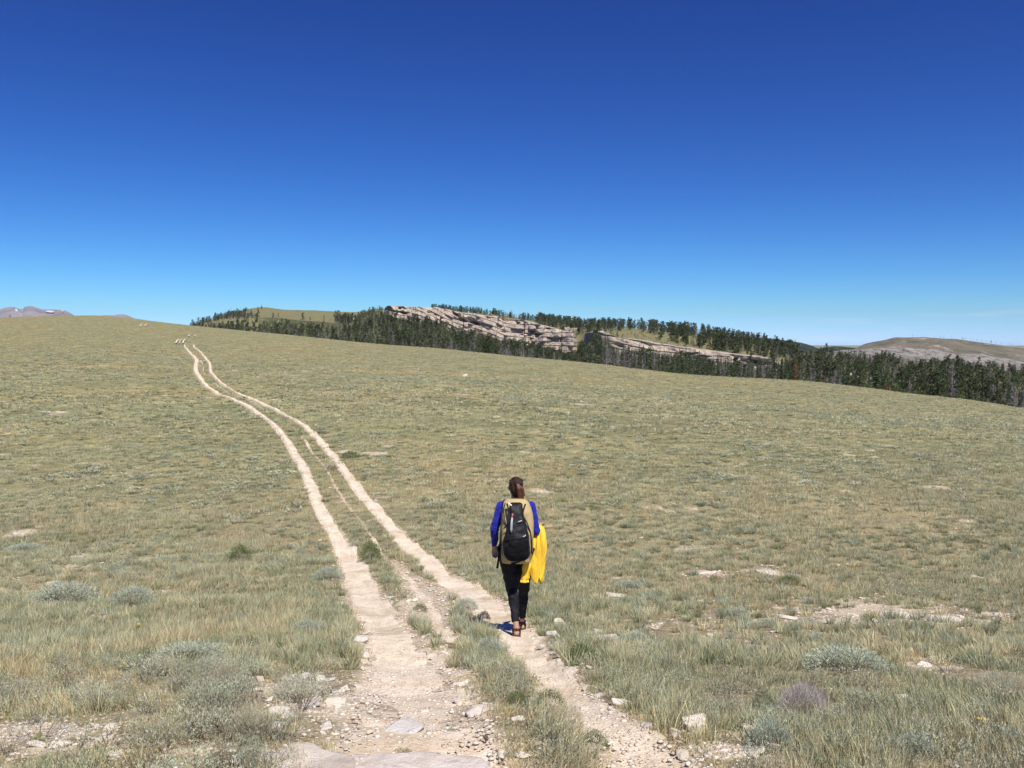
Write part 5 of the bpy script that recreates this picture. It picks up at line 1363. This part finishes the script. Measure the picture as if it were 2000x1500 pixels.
bm = bmesh.new(); bmesh.ops.create_cube(bm, size=1); bmesh.ops.transform(bm, matrix=Matrix.Translation((.060 - BO[0], -.042 - BO[1], .868 - BO[2])) @ Matrix.Rotation(.5, 4, 'Y') @ Matrix.Diagonal((.034, .012, .02, 1)), verts=bm.verts)
bmesh.ops.bevel(bm, geom=bm.edges[:], offset=.003, segments=2, affect='EDGES'); me = bpy.data.meshes.new('buckle'); bm.to_mesh(me); bm.free(); link('buckle', me, M_steel, bp)

DO = (.0, -.08, .84)
dp = to_world_thing('daypack', 'small black teardrop daypack strapped onto the back of the tan backpack', 'backpack', DO)
loft('pack_body', [(.852, .008, -.070, .040, .02), (.865, .008, -.085, .085, .045), (.90, .006, -.10, .125, .068), (.96, .003, -.11, .144, .080), (1.04, .002, -.11, .146, .082), (1.12, .004, -.105, .134, .075), (1.20, .008, -.095, .114, .066), (1.27, .012, -.085, .093, .056),
                   (1.34, .008, -.07, .076, .05), (1.41, .004, -.045, .072, .045), (1.455, .0, -.015, .070, .038), (1.475, .0, .0, .055, .02)], M_black, dp, DO, 52, 2.5, crease(.035, 13, 5))
loft('mesh_pocket', [(.875, .006, -.125, .07, .035), (.90, .006, -.135, .108, .05), (.96, .003, -.145, .128, .060), (1.04, .004, -.142, .128, .060), (1.10, .006, -.135, .118, .052), (1.125, .008, -.125, .110, .045)], M_mesh, dp, DO, 40, 2.4, crease(.03, 18, 7))
T('zip_seam', [(-.125, -.15, 1.09), (-.06, -.19, 1.125), (.03, -.197, 1.128), (.10, -.178, 1.14), (.13, -.15, 1.15)], .0035, M_web, dp, DO)
T('side_strap', [(-.10, .0, 1.465), (-.078, -.055, 1.40), (-.055, -.10, 1.34), (-.062, -.125, 1.27), (-.09, -.14, 1.20)], .009, M_web, dp, DO, 8, .5)
T('side_strap', [(.10, .0, 1.46), (.078, -.055, 1.41), (.066, -.10, 1.35)], .009, M_web, dp, DO, 8, .5)
T('side_strap', [(-.05, -.115, 1.30), (-.10, -.07, 1.24), (-.135, -.04, 1.20)], .007, M_web, dp, DO, 8, .5)
T('printed_mark', [(.018, -.146, 1.292), (.030, -.150, 1.302), (.044, -.148, 1.304), (.056, -.140, 1.309), (.062, -.134, 1.300)], .0042, M_white, dp, DO)
T('printed_mark', [(.070, -.178, 1.140), (.082, -.177, 1.150), (.090, -.170, 1.146), (.100, -.164, 1.162)], .0036, M_white, dp, DO)
T('white_strap', [(-.088, -.012, 1.478), (-.062, -.035, 1.462), (-.036, -.055, 1.440)], .008, M_white, dp, DO, 8, .5)
bt = to_world_thing('bottle', 'slim grey bottle with a red cap tucked under the left strap of the black daypack', 'bottle', (-.055, -.14, 1.19))
T('bottle_body', [(-.050, -.172, 1.185), (-.053, -.180, 1.22), (-.050, -.168, 1.28), (-.043, -.152, 1.345)], [.006, .014, .013, .010], M_greyb, bt, (-.055, -.14, 1.19), 14)
T('bottle_cap', [(-.042, -.150, 1.347), (-.039, -.143, 1.375), (-.038, -.140, 1.385)], [.010, .011, .006], M_red, bt, (-.055, -.14, 1.19), 14)

# ------------------------------------------------------------------ yellow jacket over the right forearm
jk = to_world_thing('jacket', 'bright yellow rain jacket draped over the right forearm of the walker', 'jacket', (.26, .36, 1.12))
JO = (.26, .36, 1.12)
def jacket_body():
    seg = 110; nv = 90; V = []
    zt = pchip([0, .10, .28, .5, .75, 1.0], [1.155, 1.13, 1.03, .88, .72, .555])
    xl = pchip([0, .10, .28, .5, .75, .93, 1.0], [.232, .205, .190, .172, .160, .158, .175]); xr = pchip([0, .10, .28, .5, .75, .93, 1.0], [.280, .312, .335, .340, .318, .300, .278])
    dd = pchip([0, .10, .28, .5, .75, 1.0], [.07, .085, .075, .065, .062, .070])
    cyf = pchip([0, .10, .28, .5, .75, 1.0], [.36, .345, .30, .27, .25, .24])
    for i in range(nv):
        v = i / (nv - 1); th = np.linspace(0, 2 * np.pi, seg, endpoint=False)
        a = (xr(v) - xl(v)) / 2; cx = (xr(v) + xl(v)) / 2; b = dd(v)
        fold = (.10 + .10 * v) * np.sin(5 * th + 2.2 * v + 1.5 * np.sin(2 * th + 3 * v)) + .05 * np.sin(11 * th - 6 * v) * np.sin(3 * th + 5 * v) + .95 * (fbm(np.cos(th) * 2.0 + 9 + v, np.sin(th) * 2.0 + v * 3.4, 4, 7) - .5)
        r = 1 + fold * min(1, v * 4 + .15) * .95
        x = cx + a * np.cos(th) * (1 + (r - 1) * .55); y = cyf(v) + b * np.sin(th) * r
        z = zt(v) - (.03 * np.sin(3 * th + .8) + .02 * np.cos(th)) * v ** 3
        V.append(np.stack([x, y, z + 0 * th], 1))
    V = np.vstack(V); k = np.arange(seg)
    F_ = [np.stack([i * seg + k, i * seg + (k + 1) % seg, (i + 1) * seg + (k + 1) % seg, (i + 1) * seg + k], 1)[:, ::-1] for i in range(nv - 1)]
    n = len(V); V = np.vstack([V, V[:seg].mean(0)[None]]); tri = np.stack([k, (k + 1) % seg, np.full(seg, n)], 1)
    # inner lining, so that the hem is not a closed bag
    inn = V[(nv - 1) * seg:nv * seg].copy(); c = inn.mean(0); inn2 = c + (inn - c) * .82; inn2[:, 2] += .06; inn3 = c + (inn - c) * .3; inn3[:, 2] += .22
    m = len(V); V = np.vstack([V, inn2, inn3]); L = (nv - 1) * seg
    F_.append(np.stack([L + k, L + (k + 1) % seg, m + (k + 1) % seg, m + k], 1)[:, ::-1]); F_.append(np.stack([m + k, m + (k + 1) % seg, m + seg + (k + 1) % seg, m + seg + k], 1)[:, ::-1])
    link('jacket_body', mesh_np('jacket_body', V - np.array(JO), [np.vstack(F_), tri], True), M_yellow, jk)
jacket_body()
def sleeve():
    pts = [(.215, .30, 1.09), (.175, .22, .96), (.150, .185, .84), (.122, .17, .72), (.100, .165, .60), (.094, .165, .555)]
    n = 60; t = np.linspace(0, 1, n); P = np.stack([pchip(np.linspace(0, 1, 6), [p[k] for p in pts])(t) for k in range(3)], 1); seg = 40; V = []
    for i in range(n):
        th = np.linspace(0, 2 * np.pi, seg, endpoint=False); w = .030 + .018 * min(1, t[i] * 2) - .008 * t[i] + .004 * math.sin(t[i] * 34); f = 1 + .14 * np.sin(5 * th + 9 * t[i]) + .10 * (noise2(np.cos(th) * 2 + 5, t[i] * 14 + np.sin(th), 3) - .5)
        if t[i] > .93: w *= 1.06
        V.append(np.stack([P[i, 0] + w * np.cos(th) * f, P[i, 1] + w * .62 * np.sin(th) * f, P[i, 2] + 0 * th], 1))
    V = np.vstack(V); k = np.arange(seg); F_ = [np.stack([i * seg + k, i * seg + (k + 1) % seg, (i + 1) * seg + (k + 1) % seg, (i + 1) * seg + k], 1)[:, ::-1] for i in range(n - 1)]
    m = len(V); e = V[(n - 1) * seg:].copy(); c = e.mean(0); e = c + (e - c) * .8; e[:, 2] += .05; V = np.vstack([V, e]); L = (n - 1) * seg
    F_.append(np.stack([L + k, L + (k + 1) % seg, m + (k + 1) % seg, m + k], 1)[:, ::-1])
    link('jacket_sleeve', mesh_np('jacket_sleeve', V - np.array(JO), np.vstack(F_), True), M_yellow, jk)
sleeve()
# ------------------------------------------------------------------ light, sky, render settings
SUN_EL = math.radians(57); SUN_AZ = math.atan2(0.41, -0.91)   # direction towards the sun, from +Y clockwise
sd = Vector((math.sin(SUN_AZ) * math.cos(SUN_EL), math.cos(SUN_AZ) * math.cos(SUN_EL), math.sin(SUN_EL)))
sl = bpy.data.lights.new('sun', 'SUN'); sl.energy = 5.0; sl.angle = math.radians(0.53); sl.color = (1.0, 0.94, 0.84)
so = bpy.data.objects.new('sun', sl); COL.objects.link(so)
so.rotation_euler = sd.to_track_quat('Z', 'Y').to_euler()
w = bpy.data.worlds.new('World'); scene.world = w; w.use_nodes = True
nt = w.node_tree; nt.nodes.clear()
out = nt.nodes.new('ShaderNodeOutputWorld'); bg = nt.nodes.new('ShaderNodeBackground')
sky = nt.nodes.new('ShaderNodeTexSky'); sky.sky_type = 'NISHITA'; sky.sun_disc = False
sky.sun_elevation = SUN_EL; sky.sun_rotation = SUN_AZ
sky.altitude = 2800; sky.air_density = 1.0; sky.dust_density = 0.0; sky.ozone_density = 3.0
bg.inputs[1].default_value = 0.10
# deeper, high altitude blue: a power and a gain per colour channel on the sky's own values
sep = nt.nodes.new('ShaderNodeSeparateColor'); com = nt.nodes.new('ShaderNodeCombineColor')
nt.links.new(sky.outputs[0], sep.inputs[0])
for i, (gm, k) in enumerate(((2.3, 0.84), (1.80, 1.08), (1.35, 1.20))):
    a = nt.nodes.new('ShaderNodeMath'); a.operation = 'MULTIPLY'; a.inputs[1].default_value = 0.1
    b = nt.nodes.new('ShaderNodeMath'); b.operation = 'POWER'; b.inputs[1].default_value = gm
    c = nt.nodes.new('ShaderNodeMath'); c.operation = 'MULTIPLY'; c.inputs[1].default_value = k * 10
    nt.links.new(sep.outputs[i], a.inputs[0]); nt.links.new(a.outputs[0], b.inputs[0]); nt.links.new(b.outputs[0], c.inputs[0]); nt.links.new(c.outputs[0], com.inputs[i])
tc = nt.nodes.new('ShaderNodeTexCoord'); mp = nt.nodes.new('ShaderNodeMapping'); mp.inputs['Scale'].default_value = (7, 7, 60)
cn = nt.nodes.new('ShaderNodeTexNoise'); cn.inputs['Scale'].default_value = 1.6; cn.inputs['Detail'].default_value = 6
nt.links.new(tc.outputs['Generated'], mp.inputs[0]); nt.links.new(mp.outputs[0], cn.inputs['Vector'])
cr = nt.nodes.new('ShaderNodeMapRange'); cr.inputs['From Min'].default_value = .56; cr.inputs['From Max'].default_value = .70; nt.links.new(cn.outputs['Fac'], cr.inputs['Value'])
sx = nt.nodes.new('ShaderNodeSeparateXYZ'); nt.links.new(tc.outputs['Generated'], sx.inputs[0])
ce = nt.nodes.new('ShaderNodeMapRange'); ce.inputs['From Min'].default_value = .045; ce.inputs['From Max'].default_value = .010; nt.links.new(sx.outputs['Z'], ce.inputs['Value'])
cx = nt.nodes.new('ShaderNodeMapRange'); cx.inputs['From Min'].default_value = .25; cx.inputs['From Max'].default_value = .40; nt.links.new(sx.outputs['X'], cx.inputs['Value'])
c1 = nt.nodes.new('ShaderNodeMath'); c1.operation = 'MULTIPLY'; nt.links.new(cr.outputs[0], c1.inputs[0]); nt.links.new(ce.outputs[0], c1.inputs[1])
c2 = nt.nodes.new('ShaderNodeMath'); c2.operation = 'MULTIPLY'; nt.links.new(c1.outputs[0], c2.inputs[0]); nt.links.new(cx.outputs[0], c2.inputs[1])
c3 = nt.nodes.new('ShaderNodeMath'); c3.operation = 'MULTIPLY'; c3.inputs[1].default_value = .45; nt.links.new(c2.outputs[0], c3.inputs[0])   # faint low cloud
hb = nt.nodes.new('ShaderNodeMath'); hb.operation = 'MULTIPLY'; hb.inputs[1].default_value = 1.40   # the pale horizon stays blue
mx = nt.nodes.new('ShaderNodeMath'); mx.operation = 'MAXIMUM'
nt.links.new(com.inputs[1].links[0].from_socket, hb.inputs[0]); nt.links.new(com.inputs[2].links[0].from_socket, mx.inputs[0]); nt.links.new(hb.outputs[0], mx.inputs[1])
nt.links.new(mx.outputs[0], com.inputs[2])
cm = nt.nodes.new('ShaderNodeMix'); cm.data_type = 'RGBA'; cm.inputs[7].default_value = (7.6, 8.3, 9.3, 1)
nt.links.new(c3.outputs[0], cm.inputs[0]); nt.links.new(com.outputs[0], cm.inputs[6]); nt.links.new(cm.outputs[2], bg.inputs[0]); nt.links.new(bg.outputs[0], out.inputs[0])
# ---- the air: one closed box of thin even haze round the whole scene
m = bpy.data.materials.new('haze'); m.use_nodes = True; hn = m.node_tree; hn.nodes.clear()
ho = hn.nodes.new('ShaderNodeOutputMaterial'); hv = hn.nodes.new('ShaderNodeVolumePrincipled')
hv.inputs['Color'].default_value = (.80, .88, 1, 1); hv.inputs['Density'].default_value = 1.15e-5; hv.inputs['Anisotropy'].default_value = 0.0
hn.links.new(hv.outputs[0], ho.inputs['Volume'])
bm = bmesh.new(); bmesh.ops.create_cube(bm, size=1)
bmesh.ops.transform(bm, matrix=Matrix.Translation((0, 21000, 100)) @ Matrix.Diagonal((112000, 42400, 2600, 1)), verts=bm.verts)
me = bpy.data.meshes.new('haze'); bm.to_mesh(me); bm.free(); tag(link('haze', me, m), kind='stuff')
scene.view_settings.view_transform = 'Standard'; scene.view_settings.look = 'None'
scene.view_settings.exposure = 0.17; scene.view_settings.gamma = 1.0
scene.render.engine = 'CYCLES'
scene.cycles.max_bounces = 5; scene.cycles.transparent_max_bounces = 8
